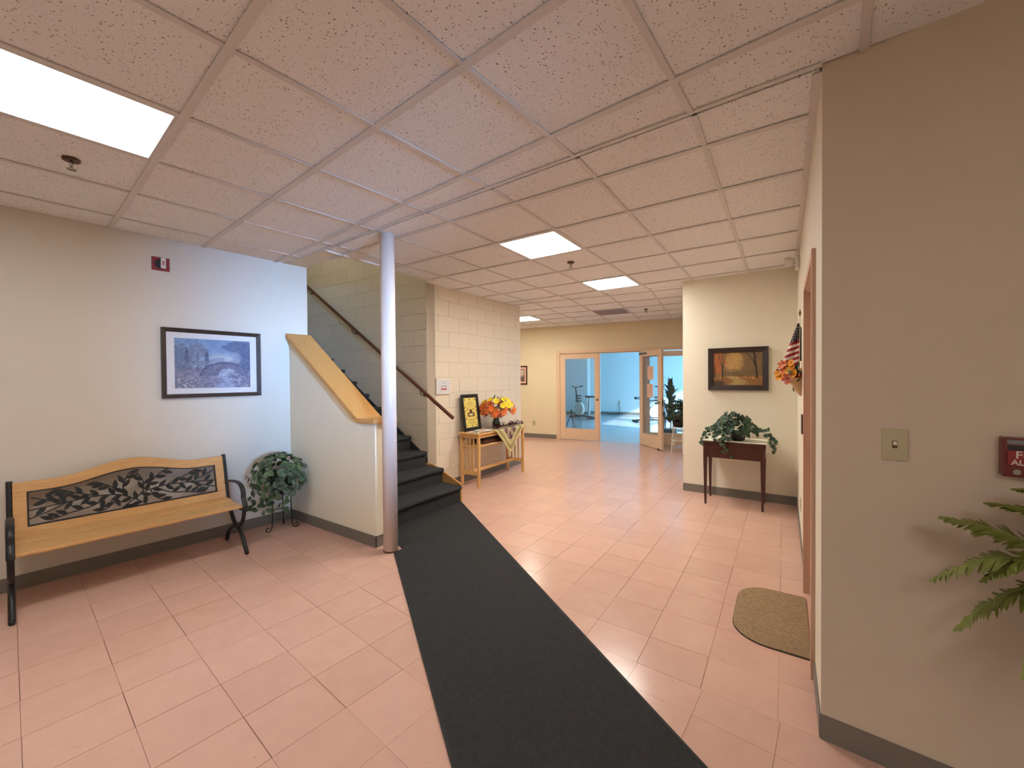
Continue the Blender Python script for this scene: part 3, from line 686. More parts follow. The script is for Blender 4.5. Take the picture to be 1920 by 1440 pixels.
for p, t, sgn in leaves:
    ang = math.atan2(t.z, t.x)+sgn*.75+random.uniform(-.15, .15)
    x, z = p.x, p.z
    L = .068
    ex_, ez_ = x+L*math.cos(ang), z+L*math.sin(ang)
    if ez_ < .487 or ez_ > ptop(ex_)-.012 or abs(ex_) > PX-.01:
        ang = math.atan2(t.z, t.x)-sgn*.75; ex_, ez_ = x+L*math.cos(ang), z+L*math.sin(ang)
        if ez_ < .483 or ez_ > ptop(ex_)-.008 or abs(ex_) > PX-.006: continue
    # leaf lies in the tilted back plane: local x along ang in plane, local z = plane normal
    mid_ = Vector(((x+ex_)/2, (z+ez_)/2))
    if any((mid_-q_).length < .031 for q_ in used_): continue
    used_.append(mid_)
    u = Vector((1, 0, 0)); v = Vector((0, .27, 1)).normalized(); nn = u.cross(v)
    e1 = u*math.cos(ang)+v*math.sin(ang); e2 = nn.cross(e1)
    M = Matrix((e1, e2, nn)).transposed().to_4x4(); M.translation = p
    inst('iron_leaf', lfm, pan, M=M)

# pictures -----------------------------------------------------------------------------------
rng = np.random.RandomState(3)
def vnoise(u, v, f, seed=0):
    r = np.random.RandomState(seed).rand(64, 64); x, y = u*f, v*f; i, j = np.floor(x).astype(int), np.floor(y).astype(int); a, b = x-i, y-j; a = a*a*(3-2*a); b = b*b*(3-2*b)
    g = lambda p, q: r[p % 64, q % 64]
    return (g(i, j)*(1-a)+g(i+1, j)*a)*(1-b)+(g(i, j+1)*(1-a)+g(i+1, j+1)*a)*b
def fbm(u, v, f, seed=0): return sum(vnoise(u, v, f*2**k, seed+k)*.5**(k+1) for k in range(4))/.9375
def sst(a, b, x): t = np.clip((x-a)/(b-a), 0, 1); return t*t*(3-2*t)
def mixc(c, m_, col): return c*(1-m_[..., None])+np.array(col, float)*m_[..., None]
def painted(name, w, h, nx, ny, fn, parent, y, loc=(0, 0, 0)):
    """flat printed sheet in the local x-z plane, facing -y; colours from a function of (u,v)"""
    U, V = np.meshgrid(np.linspace(0, 1, nx), np.linspace(0, 1, ny)); C = np.clip(fn(U, V), 0, 255)/255.
    Lc = np.where(C <= .04045, C/12.92, ((C+.055)/1.055)**2.4).reshape(-1, 3)
    vs = [((a-.5)*w+loc[0], y, (b-.5)*h+loc[2]) for a, b in zip(U.ravel(), V.ravel())]
    fs = [(j*nx+i, j*nx+i+1, (j+1)*nx+i+1, (j+1)*nx+i) for j in range(ny-1) for i in range(nx-1)]
    mb = MB(); mb.v = vs; mb.f = fs; o = mb.build(name, 'painted', parent)
    at = o.data.color_attributes.new('paint', 'FLOAT_COLOR', 'POINT'); at.data.foreach_set('color', np.c_[Lc, np.ones(len(Lc))].ravel().astype(np.float32)); return o
def garden(u, v):
    c = np.zeros(u.shape+(3,)); c[:] = (150, 172, 206)
    c = mixc(c, sst(.45, 1, v), (128, 160, 208)); c = mixc(c, (sst(.5, .58, v)-sst(.62, .75, v))*sst(.4, .5, u), (190, 200, 216))
    n1 = fbm(u, v, 6, 1); n2 = fbm(u, v, 18, 5); n3 = fbm(u, v, 40, 9)
    c = mixc(c, 1-sst(.40, .46, v), (140, 140, 166))
    def blob(cx_, cy_, rx, ry, col, k=.35):
        nonlocal c
        d = ((u-cx_)/rx)**2+((v-cy_)/ry)**2+(n2-.5)*1.4; c = mixc(c, (1-sst(1-k, 1+k, d))*(.75+.5*(n3-.5)), col)
    blob(.08, .66, .13, .22, (110, 124, 156)); blob(.28, .74, .13, .16, (122, 130, 156)); blob(.145, .67, .022, .2, (72, 86, 124)); blob(.40, .55, .025, .18, (74, 88, 126))
    blob(.28, .5, .015, .2, (96, 98, 126)); blob(.1, .48, .17, .11, (116, 130, 160)); blob(.33, .5, .14, .06, (130, 140, 168))
    blob(.9, .72, .16, .42, (104, 118, 158)); blob(.82, .86, .2, .1, (96, 112, 152)); blob(.78, .62, .07, .14, (164, 176, 204)); blob(.95, .6, .08, .3, (84, 98, 144))
    blob(.55, .58, .1, .05, (146, 158, 190))
    ar = np.sqrt(((u-.65)/.36)**2+((v-.22)/.33)**2); c = mixc(c, (1-sst(.93, 1.0, ar))*(v > .24), (118, 120, 152)); c = mixc(c, (1-sst(.03, .07, np.abs(ar-.93)))*(v > .24), (92, 98, 136))
    wt = np.sqrt(((u-.68)/.13)**2+((v-.27)/.14)**2); c = mixc(c, (1-sst(.9, 1.05, wt))*(v > .25), (178, 190, 216))
    c = mixc(c, (1-sst(.2, .28, v))*(1-sst(.10, .22, np.abs(u-.64-.05*np.sin(v*9)))), (162, 176, 210)); blob(.9, .25, .17, .16, (112, 112, 150)); blob(.5, .16, .1, .07, (150, 152, 184)); blob(.88, .1, .14, .08, (140, 134, 166))
    c = mixc(c, (sst(.62, .68, n3)*(1-sst(.16, .22, v))*(1-sst(.25, .32, u))), (226, 224, 232)); c = mixc(c, sst(.6, .7, n2)*(v < .3)*(u > .7)*.6, (190, 190, 214))
    fo = 1-sst(.2, .3, np.abs(u-.55))*0-sst(.45, .55, v)*(1-sst(.2, .3, np.abs(u-.58)))*.9; c = mixc(c, sst(.54, .66, n3)*.22*fo, (190, 200, 220)); c = mixc(c, (1-sst(.34, .44, n3))*.3*fo, (74, 84, 120))
    return c*(.80+.16*n2[..., None])
def autumn(u, v):
    c = np.zeros(u.shape+(3,)); c[:] = (176, 138, 78); n1 = fbm(u, v, 5, 2); n2 = fbm(u, v, 16, 6); n3 = fbm(u, v, 44, 11)
    d = ((u-.42)/.2)**2+((v-.72)/.3)**2; c = mixc(c, sst(.5, 1.6, d+(n2-.5)), (122, 94, 60)); c = mixc(c, (1-sst(.1, .3, u+(n2-.5)*.3))*sst(.3, .4, v), (160, 92, 44))
    c = mixc(c, sst(.5, .8, u)*sst(.3, .4, v)*(n2 > .45), (112, 88, 58)); c = mixc(c, (1-sst(.2, .3, np.abs(v-.36)*3+(n2-.5)))*(u > .2), (104, 86, 50))
    c = mixc(c, 1-sst(.26, .31, v), (134, 92, 48)); c = mixc(c, (1-sst(.27, .30, v))*(1-sst(.0, .16, np.abs(u-.44-.1*np.sin(v*14))-(.28-v)*.35+(n2-.5)*.15)), (158, 134, 78)); c = mixc(c, (1-sst(.08, .2, v))*(1-sst(.15, .3, u)), (70, 52, 38)); c = mixc(c, sst(.6, .7, n3)*(v < .26)*(v > .2), (214, 158, 104))
    def trunk(x0, x1, v0, v1, w): 
        nonlocal c
        x = x0+(x1-x0)*(v-v0)/(v1-v0); c = mixc(c, (1-sst(w*.6, w, np.abs(u-x)))*(v > v0)*(v < v1), (38, 26, 18))
    trunk(.90, .83, .22, 1.02, .022); trunk(.84, .68, .72, .99, .01); trunk(.85, .80, .6, .8, .01); trunk(.185, .19, .2, .62, .016); trunk(.19, .10, .5, .98, .007); trunk(.19, .27, .5, .98, .007); trunk(.19, .2, .5, 1, .007); trunk(.03, .03, .25, .6, .012); trunk(.83, .94, .72, 1, .008)
    return c*(.85+.3*n3[..., None])
def certificate(u, v):
    c = np.zeros(u.shape+(3,)); c[:] = (226, 206, 112); n = fbm(u, v, 30, 4)
    c = mixc(c, ((np.abs(u-.5) < .31) & (v > .36) & (v < .50)).astype(float)*.85, (96, 62, 30)); c = mixc(c, ((((u-.5)/.12)**2+((v-.52)/.1)**2) < 1).astype(float), (78, 46, 26)); c = mixc(c, (((u-.5)/.16)**2+((v-.43)/.03)**2 < 1).astype(float), (240, 226, 170))
    for uu, vv in ((.1, .94), (.5, .95), (.9, .94), (.08, .68), (.92, .68), (.08, .56), (.92, .56), (.08, .3), (.92, .3), (.1, .07), (.5, .06), (.9, .07), (.27, .62), (.73, .62)): c = mixc(c, ((((u-uu)/.055)**2+((v-vv)/.028)**2) < 1).astype(float)*.75, (92, 70, 28))
    for vv in list(np.arange(.13, .3, .027))+list(np.arange(.68, .9, .035)): c = mixc(c, ((np.abs(v-vv) < .006) & (np.abs(u-.5) < .3+.08*np.sin(vv*90))).astype(float)*.45, (120, 96, 40))
    return c
def oldphoto(u, v):
    c = np.zeros(u.shape+(3,)); c[:] = (196, 180, 168); n = fbm(u, v, 9, 8); c = mixc(c, 1-sst(.35, .5, v+(n-.5)*.3), (110, 88, 86)); return c
def frame_rect(o, w, h, fwid, dep, matname, lip=None, name='frame'):
    """mitred frame, local x-z plane, wall at y=0, sticks out to -y"""
    for k, (poly) in enumerate((((-w/2, -h/2), (w/2, -h/2), (w/2-fwid, -h/2+fwid), (-w/2+fwid, -h/2+fwid)), ((w/2, -h/2), (w/2, h/2), (w/2-fwid, h/2-fwid), (w/2-fwid, -h/2+fwid)),
                   ((w/2, h/2), (-w/2, h/2), (-w/2+fwid, h/2-fwid), (w/2-fwid, h/2-fwid)), ((-w/2, h/2), (-w/2, -h/2), (-w/2+fwid, -h/2+fwid), (-w/2+fwid, h/2-fwid)))):
        a, b, c, d = poly
        mb = MB(); ve_ = [(a[0], 0, a[1]), (b[0], 0, b[1]), (c[0], 0, c[1]), (d[0], 0, d[1]), (a[0], -dep, a[1]), (b[0], -dep, b[1]), (c[0], -dep*.45, c[1]), (d[0], -dep*.45, d[1])]
        mb.add(ve_, [(0, 3, 2, 1), (4, 5, 6, 7), (0, 1, 5, 4), (1, 2, 6, 5), (2, 3, 7, 6), (3, 0, 4, 7)]).build(name+'_rail', matname, o)
c0 = PA(BW+.001, 1.2045, 1.627)
pg = thing('framed_print', 'bronze framed blue garden print with stone footbridge, above the bench', 'picture', c0, AB)
frame_rect(pg, .765, .615, .035, .028, 'frame_bronze')
MB().box(-.35, .35, -.008, -.004, -.275, .275).build('mat_board', 'matboard', pg)
painted('print', .585, .445, 190, 140, garden, pg, -.0085)
pa = thing('framed_painting', 'autumn woodland painting in a deep dark wood frame', 'picture', (-.466, 5.579, 1.56), 0)
frame_rect(pa, .635, .515, .062, .045, 'frame_dark')
painted('canvas', .515, .395, 170, 120, autumn, pa, -.016)
pc = thing('framed_photo', 'small dark red framed picture beyond the block wall corner', 'picture', PC(-4.40, 9.219, 1.546), TC)
frame_rect(pc, .40, .47, .035, .022, 'frame_red')
MB().box(-.17, .17, -.006, -.003, -.2, .2).build('mat_board', 'paper_pink', pc); painted('photo', .22, .28, 30, 36, oldphoto, pc, -.0065)
MB().box(-.125, .125, -.0063, -.006, -.155, .155).build('inner_mat', 'frame_red', pc)

# alarm, switches, outlets, signs ------------------------------------------------------------------
al = thing('fire_alarm_strobe', 'red square alarm horn with white strobe high above the print', 'fire alarm', PA(BW+.001, 1.222+.35, 2.472) - ADv*.35, AB)
al.location = PA(BW+.001, 1.61, 2.472); al.location = Vector((-4.442, 1.222, 2.472))+AXv*.002
MB().box(-.058, .058, -.012, 0, -.056, .056).build('back_plate', 'red_plastic', al, bev=.002)
MB().lathe([(.038, -.013), (.042, -.012)], 20, (0, 0, 0), 'y').build('horn_grille', 'black', al)
MB().box(-.002, .032, -.034, -.012, -.036, .05).build('strobe', 'white_plastic', al, bev=.004)
tm = text_mesh('FIRE', .022, 'arrow_red', bold=.0006); M = Matrix.Translation((.015, -.0346, .006)) @ Matrix.Rotation(PI/2, 4, 'X') @ Matrix.Rotation(PI/2, 4, 'Z'); inst('lettering', tm, al, M=M)
def wall_frame(p, rotz): return Matrix.Translation(p) @ Matrix.Rotation(rotz, 4, 'Z')
nw = lambda s, z: Vector((NW0.x, NW0.y, 0))+AXv*s+Vector((0, 0, z))
sw = thing('light_switch', 'ivory toggle light switch on the grey wall beside the fire pull', 'light switch', nw(.214, 1.213), TA)
MB().box(-.036, .036, -.005, 0, -.058, .058).build('plate', 'ivory', sw, bev=.002); MB().box(-.005, .005, -.020, -.005, .0, .012).build('toggle', 'white_plastic', sw, bev=.001); MB().box(-.007, .007, -.0056, -.005, -.013, .014).build('slot', 'brass_dark', sw)
for z in (-.03, .03): MB().lathe([(.003, -.0058), (.003, -.005)], 8, (0, 0, z), 'y').build('screw', 'ivory', sw)
fp = thing('fire_pull_station', 'dark red fire alarm pull box on the grey wall', 'fire alarm', nw(.524, 1.203), TA)
MB().box(-.06, .06, -.045, 0, -.062, .062).build('box', 'darkred_plastic', fp, bev=.003)
MB().box(-.052, .052, -.0475, -.045, .042, .056).build('glass_rod_bar', 'grey_metal', fp, bev=.001)
MB().box(-.052, .052, -.052, -.0455, -.024, .022).build('pull_bar', 'red_plastic', fp, bev=.001)
for txt, sz, z in (('FIRE', .033, .009), ('ALARM', .024, -.015)):
    tm = text_mesh(txt, sz, 'flag_white', bold=.0004); inst('lettering', tm, fp, M=Matrix.Translation((-.006, -.0525, z)) @ Matrix.Rotation(PI/2, 4, 'X'))
MB().lathe([(.009, -.05), (.010, -.045)], 14, (-.032, 0, -.045), 'y').build('key_lock', 'chrome', fp)
MB().box(-.05, .05, -.0458, -.045, .024, .038).build('recess', 'black', fp)
def outlet(name, label, p, rotz, matn='ivory'):
    o = thing(name, label, 'outlet', p, rotz); MB().box(-.035, .035, -.005, 0, -.057, .057).build('plate', matn, o, bev=.002)
    for z in (-.02, .02): MB().lathe([(.016, -.0065), (.016, -.005)], 12, (0, 0, z), 'y').build('socket', matn, o)
    return o
outlet('wall_outlet', 'ivory outlet low on the cream far wall', PC(-4.03, 9.219, .36), TC)
outlet('wall_outlet', 'ivory outlet low on the side wall past the door', (.1245, 4.36, .342), -PI/2)
go = outlet('wall_outlet', 'outlet with a plugged in cord on the blue room wall', PC(-3.42, 16.299, .5), TC)
MB().tube(smooth_path([(0, -.02, .0), (0, -.05, -.03), (.02, -.04, -.25), (.0, -.06, -.45), (-.2, -.12, -.49), (-.45, -.2, -.492)], 8), .010, 6).build('cord', 'black', go, smooth=True)
tp = thing('wall_plaque', 'small purple plaque on the side wall below the flower basket', 'plaque', (.1245, 3.93, 1.09), -PI/2)
MB().box(-.06, .06, -.012, 0, -.075, .075).build('plaque_body', 'frame_red', tp, bev=.002); MB().box(-.045, .045, -.013, -.012, -.06, .06).build('plaque_face', 'vent_face', tp)
em = thing('emergency_light', 'white emergency lamp head on the side wall near the ceiling', 'emergency light', (.1245, 4.85, 2.57), -PI/2)
MB().box(-.08, .08, -.035, 0, -.06, .06).build('housing', 'white_plastic', em, bev=.008)
MB().lathe([(.018, -.04), (.028, -.055), (.042, -.085), (.042, -.115), (.036, -.12)], 20, (.02, 0, .02), 'y').build('lamp_head', 'white_plastic', em, smooth=True)
MB().tube([(.02, -.03, -.02), (.02, -.06, .0)], .012, 8).build('swivel', 'white_plastic', em)
es = thing('direction_sign', 'white square sign with red arrow on the block wall', 'sign', (-3.779, 3.97, 1.37), PI/2)
MB().box(-.135, .135, -.022, 0, -.105, .105).build('panel', 'white_plastic', es, bev=.004)
MB().box(-.115, .115, -.0228, -.022, -.088, .088).build('face_sheet', 'matboard', es)
inst('lettering', text_mesh('TO', .020, 'ink'), es, M=Matrix.Translation((0, -.0232, .045)) @ Matrix.Rotation(PI/2, 4, 'X'))
inst('lettering', text_mesh('ELEVATOR', .0205, 'ink'), es, M=Matrix.Translation((0, -.0232, .0)) @ Matrix.Rotation(PI/2, 4, 'X'))
MB().prism_xz([(-.055, -.044), (.03, -.044), (.03, -.052), (.057, -.036), (.03, -.020), (.03, -.028), (-.055, -.028)], -.0236, -.0230).build('arrow', 'arrow_red', es)

# console table and what stands on it -----------------------------------------------------------------
TY0, TY1, TX0, TX1, TH = 4.235, 5.375, -3.715, -3.385, .735
ct = thing('console_table', 'pale oak slatted console table against the block wall', 'table', (-3.55, 4.805, 0))
def tl_(x, y, z=0): return (x+3.55, y-4.805, z)
def tbox(x0, x1, y0, y1, z0, z1, name, bev=.003): return MB().box(x0+3.55, x1+3.55, y0-4.805, y1-4.805, z0, z1).build(name, 'oak_table', ct, bev=bev)
tbox(TX0-.01, TX1+.02, TY0-.03, TY1+.03, TH-.022, TH, 'table_top')
for x in (TX0, TX1-.036):
    for y in (TY0, TY1-.036): tbox(x, x+.036, y, y+.036, 0, TH-.022, 'leg')
tbox(TX0+.01, TX1-.008, TY0+.03, TY1-.03, .545, .563, 'shelf')
for x in (TX0+.008, TX1-.028): tbox(x, x+.02, TY0+.036, TY1-.036, TH-.072, TH-.022, 'apron')
tbox(TX0+.14, TX0+.16, TY0+.02, TY1-.02, .17, .215, 'stretcher')
for y in (TY0+.008, TY1-.028):
    tbox(TX0+.036, TX1-.036, y, y+.02, TH-.075, TH-.022, 'end_rail'); tbox(TX0+.036, TX1-.036, y, y+.02, .16, .215, 'end_rail'); tbox(TX0+.036, TX1-.036, y, y+.02, .545, .565, 'end_rail')
    for k in range(3):
        x = TX0+.092+k*.062; tbox(x, x+.02, y+.004, y+.016, .215, TH-.075, 'end_slat', 0)
# framed certificate leaning on the wall
cf = thing('framed_certificate', 'black framed yellow certificate leaning on the wall on the console', 'picture', (-3.66, 4.44, TH), PI/2)
cf.rotation_euler = (-.13, 0, PI/2)
def shiftz(o, dz): o.data.transform(Matrix.Translation((0, 0, dz)))
frame_rect(cf, .36, .515, .045, .022, 'black')
MB().box(-.175, .175, -.004, 0, -.25, .25).build('backing', 'black', cf)
painted('certificate_sheet', .262, .415, 80, 120, certificate, cf, -.0085)
for ch in cf.children: shiftz(ch, .2575)
# magazines on the left end, tray objects on the shelf
for k, (x, y, r, mt_, lb) in enumerate(((-3.48, 4.32, .12, 'paper', 'folded white leaflets lying below the framed certificate'), (-3.44, 4.40, -.2, 'cloth_white', 'pale open booklet lying next to the patterned cloth'))):
    o = thing('booklet', lb, 'booklet', (x, y, TH+k*.0150), r)
    MB().box(-.07, .07, -.1, .1, 0, .012).build('pages', mt_, o, bev=.002); MB().box(-.072, .072, -.102, .102, .012, .014).build('cover', 'gymwall' if k else 'paper', o)
    MB().box(-.04, .05, -.06, .02, .0141, .0145).build('cover_print', 'petal_orange' if k else 'blue_metal', o)
o = thing('storage_tray', 'dark woven tray on the console shelf', 'tray', (-3.54, 4.62, .563)); MB().prism([(-.11, -.22), (.11, -.22), (.12, .22), (-.12, .22)], 0, .055).build('tray_body', 'mahogany', o, bev=.01); MB().box(-.1, .1, -.2, .2, .055, .065).build('tray_lining', 'black', o)
o = thing('storage_basket', 'black box at the far end of the console shelf', 'box', (-3.54, 5.05, .563)); MB().box(-.11, .11, -.16, .16, 0, .07).build('box_body', 'black', o, bev=.008); MB().box(-.115, .115, -.165, .165, .07, .082).build('lid', 'mahogany', o, bev=.004)
# patterned cloth: square turned on its corner, one corner hanging down the front
def cloth_paint(s, t):
    # s,t in -1..1 along the two edges of the square cloth
    m_ = max(abs(s), abs(t))
    if m_ > .90: return (214, 198, 146)
    if m_ > .78: return (150, 140, 92)
    if m_ > .70: return (206, 190, 138)
    i, j = int((s+.7)/.35), int((t+.7)/.35); q = ((s+.7) % .35, (t+.7) % .35)
    if min(q[0], q[1], .35-q[0], .35-q[1]) < .035: return (188, 176, 128)
    r = random.Random(int((s+1)*26)*100+int((t+1)*26)).random()
    return ((34, 26, 34), (34, 26, 34), (40, 26, 36), (150, 82, 100), (196, 148, 152), (70, 60, 52), (206, 196, 170), (96, 34, 52))[int(r*8)]
cl = thing('table_scarf', 'cream bordered floral cloth with one corner hanging off the console', 'tablecloth', (-3.385, 4.93, TH))
n_ = 61; half = .38; vs_, cs_ = [], []
for i in range(n_):
    for j in range(n_):
        s_, t_ = -1+2*i/(n_-1), -1+2*j/(n_-1)
        p = (s_+t_)/1.41421*half; q = (s_-t_)/1.41421*half        # p: towards the room, q: along the table
        p -= .145                                                # centre of the cloth lies on the table
        ed = .028
        if p < ed: x, z = p, .004+.003*math.sin(q*23)*math.sin(p*31)
        else:
            dz = p-ed; x, z = ed+.012+.010*math.sin(q*26)*min(1, dz*6), .004-dz
        x = max(x, -.33); vs_.append((x, q, z)); c = lin(cloth_paint(s_, t_)); cs_ += [c[0], c[1], c[2], 1]
fs_ = [(i*n_+j, (i+1)*n_+j, (i+1)*n_+j+1, i*n_+j+1) for i in range(n_-1) for j in range(n_-1)]
mb = MB(); mb.v = vs_; mb.f = fs_; o = mb.build('cloth', 'painted', cl, smooth=True); at = o.data.color_attributes.new('paint', 'FLOAT_COLOR', 'POINT'); at.data.foreach_set('color', cs_)
so_ = o.modifiers.new('thick', 'SOLIDIFY'); so_.thickness = .003
# vase of autumn flowers
def flower_mesh(name, material, np_, L, W, cup):
    mb = MB()
    for k in range(np_):
        a = 2*PI*k/np_; ca, sa = math.cos(a), math.sin(a)
        pr = [(.004, 0, 0), (L*.45, W/2, cup*.4), (L*.8, W*.42, cup*.8), (L, 0, cup), (L*.8, -W*.42, cup*.8), (L*.45, -W/2, cup*.4)]
        mb.add([(x*ca-y*sa, x*sa+y*ca, z) for x, y, z in pr], [(0, 1, 5), (1, 2, 4, 5), (2, 3, 4)])
    mb.ball((0, 0, .006), .009, 6, 4); return mb.mesh(name, material)
def orient(p, n, roll=0, sc=1):
    n = Vector(n).normalized(); q = n.to_track_quat('Z', 'Y'); return Matrix.Translation(p) @ q.to_matrix().to_4x4() @ Matrix.Rotation(roll, 4, 'Z') @ Matrix.Scale(sc, 4)
va = thing('flower_vase', 'dark green glass vase of yellow and orange artificial flowers', 'vase', (-3.58, 4.90, TH+.008))
MB().lathe([(.035, 0), (.05, .01), (.062, .05), (.055, .085), (.04, .105), (.043, .125), (.05, .132)], 22).build('vase_body', 'glass_dark', va, smooth=True)
FY, FO, FR, FG = flower_mesh('yellow_flower', 'petal_yellow', 6, .040, .034, .014), flower_mesh('orange_flower', 'petal_orange', 6, .055, .028, .02), flower_mesh('rust_flower', 'petal_rust', 5, .048, .03, .012), flower_mesh('gold_flower', 'petal_gold', 7, .038, .026, .012)
lm = MB().add([(0, 0, 0), (.03, .016, .006), (.06, .012, .004), (.085, 0, -.006), (.06, -.012, .004), (.03, -.016, .006)], [(0, 1, 5), (1, 2, 4, 5), (2, 3, 4)]).mesh('green_leaf', 'leaf_ivy')
c_ = Vector((.03, .0, .27))
rd = random.Random(5)
stm = MB()
for k in range(86):
    a = rd.uniform(0, 2*PI); h = rd.uniform(-.45, 1); r = math.sqrt(max(0, 1-h*h*.75)); d = Vector((math.cos(a)*r*.23, math.sin(a)*r*.27, h*.15))
    if d.x < -.17: d.x = -.17
    p = c_+d; nrm = d.normalized()+Vector((.25, -.35, .25))
    if h > .25 and abs(d.y+.02) < .17: me, nm = FY, 'yellow_flower'
    elif rd.random() < .28: me, nm = FR, 'rust_flower'
    elif rd.random() < .25: me, nm = FG, 'gold_flower'
    else: me, nm = FO, 'orange_flower'
    inst(nm, me, va, M=orient(p, nrm, rd.uniform(0, 6), rd.uniform(.8, 1.15)))
    if k % 3 == 0: stm.tube(smooth_path([(0, 0, .1), (p.x*.4, p.y*.4, .2), tuple(p)], 4), .0022, 4)
for k in range(26):
    a = rd.uniform(0, 2*PI); d = Vector((math.cos(a)*.17, math.sin(a)*.2, rd.uniform(-.02, .14)))
    inst('green_leaf', lm, va, M=orient(c_+d, d+Vector((0, 0, .4)), rd.uniform(0, 6), rd.uniform(.7, 1.1)))
for y_, z_ in ((-.09, .20), (.10, .15), (-.02, .17)):
    M = Matrix.Translation(c_+Vector((0, y_, z_-.06))) @ Matrix.Rotation(-PI/2+.25, 4, 'Y') @ Matrix.Scale(1.1, 4); inst('green_leaf', lm, va, M=M)
stm.build('stems', 'stem', va)
# berry garland along the back of the cloth
ga = thing('berry_garland', 'dark red berry garland lying along the console table', 'garland', (-3.46, 5.06, TH+.008))
gm = MB(); gp = smooth_path([(.02, -.36, .008), (.0, -.2, .02), (.03, -.02, .03), (-.01, .17, .022), (.02, .36, .012)], 10); gm.tube(gp, .007, 6); gm.build('garland_twig', 'berry', ga)
bm_ = MB().ball((0, 0, 0), .011, 7, 5).mesh('berry', 'berry', True)
blm = MB().add([(0, 0, 0), (.018, .01, .003), (.045, 0, -.003), (.018, -.01, .003)], [(0, 1, 2, 3)]).mesh('garland_leaf', 'berry')
for k in range(90):
    p = gp[rd.randrange(len(gp))]+Vector((rd.gauss(0, .025), rd.gauss(0, .02), abs(rd.gauss(0, .018))+.004))
    if rd.random() < .55: inst('berry', bm_, ga, loc=p)
    else: inst('garland_leaf', blm, ga, M=orient(p+Vector((0, 0, .008)), (rd.uniform(-1, 1), rd.uniform(-1, 1), 1.5), rd.uniform(0, 6)))
gc = thing('glass_dish', 'small clear crystal dish on the far end of the console', 'dish', (-3.52, 5.32, TH)); MB().lathe([(.02, 0), (.035, .006), (.055, .03), (.06, .05), (.056, .05), (.05, .03), (.02, .012)], 12).build('dish_body', 'lamp_body', gc)

# dark drop-leaf table with ivy ------------------------------------------------------------------------
dt = thing('side_table', 'dark mahogany side table with tapered legs below the autumn painting', 'table', (-.474, 5.29, 0))
DX, DF, DB, DH = .302, -.175, .235, .735
MB().box(-DX-.012, DX+.012, DF-.012, DB+.01, DH-.02, DH).build('table_top', 'mahogany', dt, bev=.006)
for sx in (-1, 1):
    for y in (DF, DB-.04):
        x0, x1 = (sx*DX-.04, sx*DX) if sx > 0 else (sx*DX, sx*DX+.04)
        ox = .012 if sx > 0 else -.012
        MB().add([(x0+.010, y+.010, 0), (x1-.010, y+.010, 0), (x1-.010, y+.030, 0), (x0+.010, y+.030, 0), (x0, y, .52), (x1, y, .52), (x1, y+.04, .52), (x0, y+.04, .52), (x0, y, DH-.02), (x1, y, DH-.02), (x1, y+.04, DH-.02), (x0, y+.04, DH-.02)],
             [(0, 3, 2, 1), (0, 1, 5, 4), (1, 2, 6, 5), (2, 3, 7, 6), (3, 0, 4, 7), (4, 5, 9, 8), (5, 6, 10, 9), (6, 7, 11, 10), (7, 4, 8, 11), (8, 9, 10, 11)]).build('leg', 'mahogany', dt)
MB().box(-DX+.04, DX-.04, DF+.006, DF+.022, .545, DH-.02).build('front_leaf', 'mahogany', dt, bev=.003)
for sx in (-1, 1): MB().box(sx*DX-.012-(.012 if sx > 0 else -.012), sx*DX+.012-(.012 if sx > 0 else -.012), DF+.04, DB-.04, .56, DH-.02).build('apron', 'mahogany', dt)
dc = thing('table_cloth', 'thin white cloth on the dark side table', 'tablecloth', (-.474, 5.29, DH))
MB().box(-DX-.005, DX+.016, DF-.008, DB, 0, .004).build('cloth_top', 'cloth_white', dc); MB().box(DX+.013, DX+.017, DF+.01, DB, -.10, .003).build('cloth_drop', 'cloth_white', dc)
MB().box(-DX-.017, -DX-.013, DF+.05, DB, -.08, .003).build('cloth_drop', 'cloth_white', dc)
ivym = MB().add([(0, 0, 0), (-.004, .022, .002), (.018, .017, .004), (.028, .022, .0), (.032, .009, .003), (.052, 0, -.005), (.032, -.009, .003), (.028, -.022, 0), (.018, -.017, .004), (-.004, -.022, .002)],
     [(0, 1, 2), (0, 2, 4), (2, 3, 4), (0, 4, 5, 6), (0, 6, 8), (6, 7, 8), (0, 8, 9)]).mesh('ivy_leaf', 'leaf_ivy')
iv = thing('potted_ivy', 'dark green trailing ivy in a black pot on the side table', 'plant', (-.44, 5.27, DH+.004))
MB().lathe([(.055, 0), (.075, .02), (.082, .08), (.078, .11), (.072, .11), (.07, .09)], 22).build('pot', 'pot_black', iv, smooth=True)
rd = random.Random(11)
def scatter_leaf(o, me, nm, p, up, s): inst(nm, me, o, M=orient(p, up, rd.uniform(0, 2*PI), s))
for k in range(196):
    a = rd.uniform(0, 2*PI); h = rd.random(); r = math.sqrt(rd.random())
    p = Vector((math.cos(a)*r*.24-.03, math.sin(a)*r*.16-.03, .09+.24*(1-r*r)*(.5+.5*h)+rd.uniform(-.03, .03)))
    scatter_leaf(iv, ivym, 'ivy_leaf', p, (math.cos(a)*r*1.2, math.sin(a)*r*1.2-.6, .6), rd.uniform(.85, 1.35))
stm = MB()
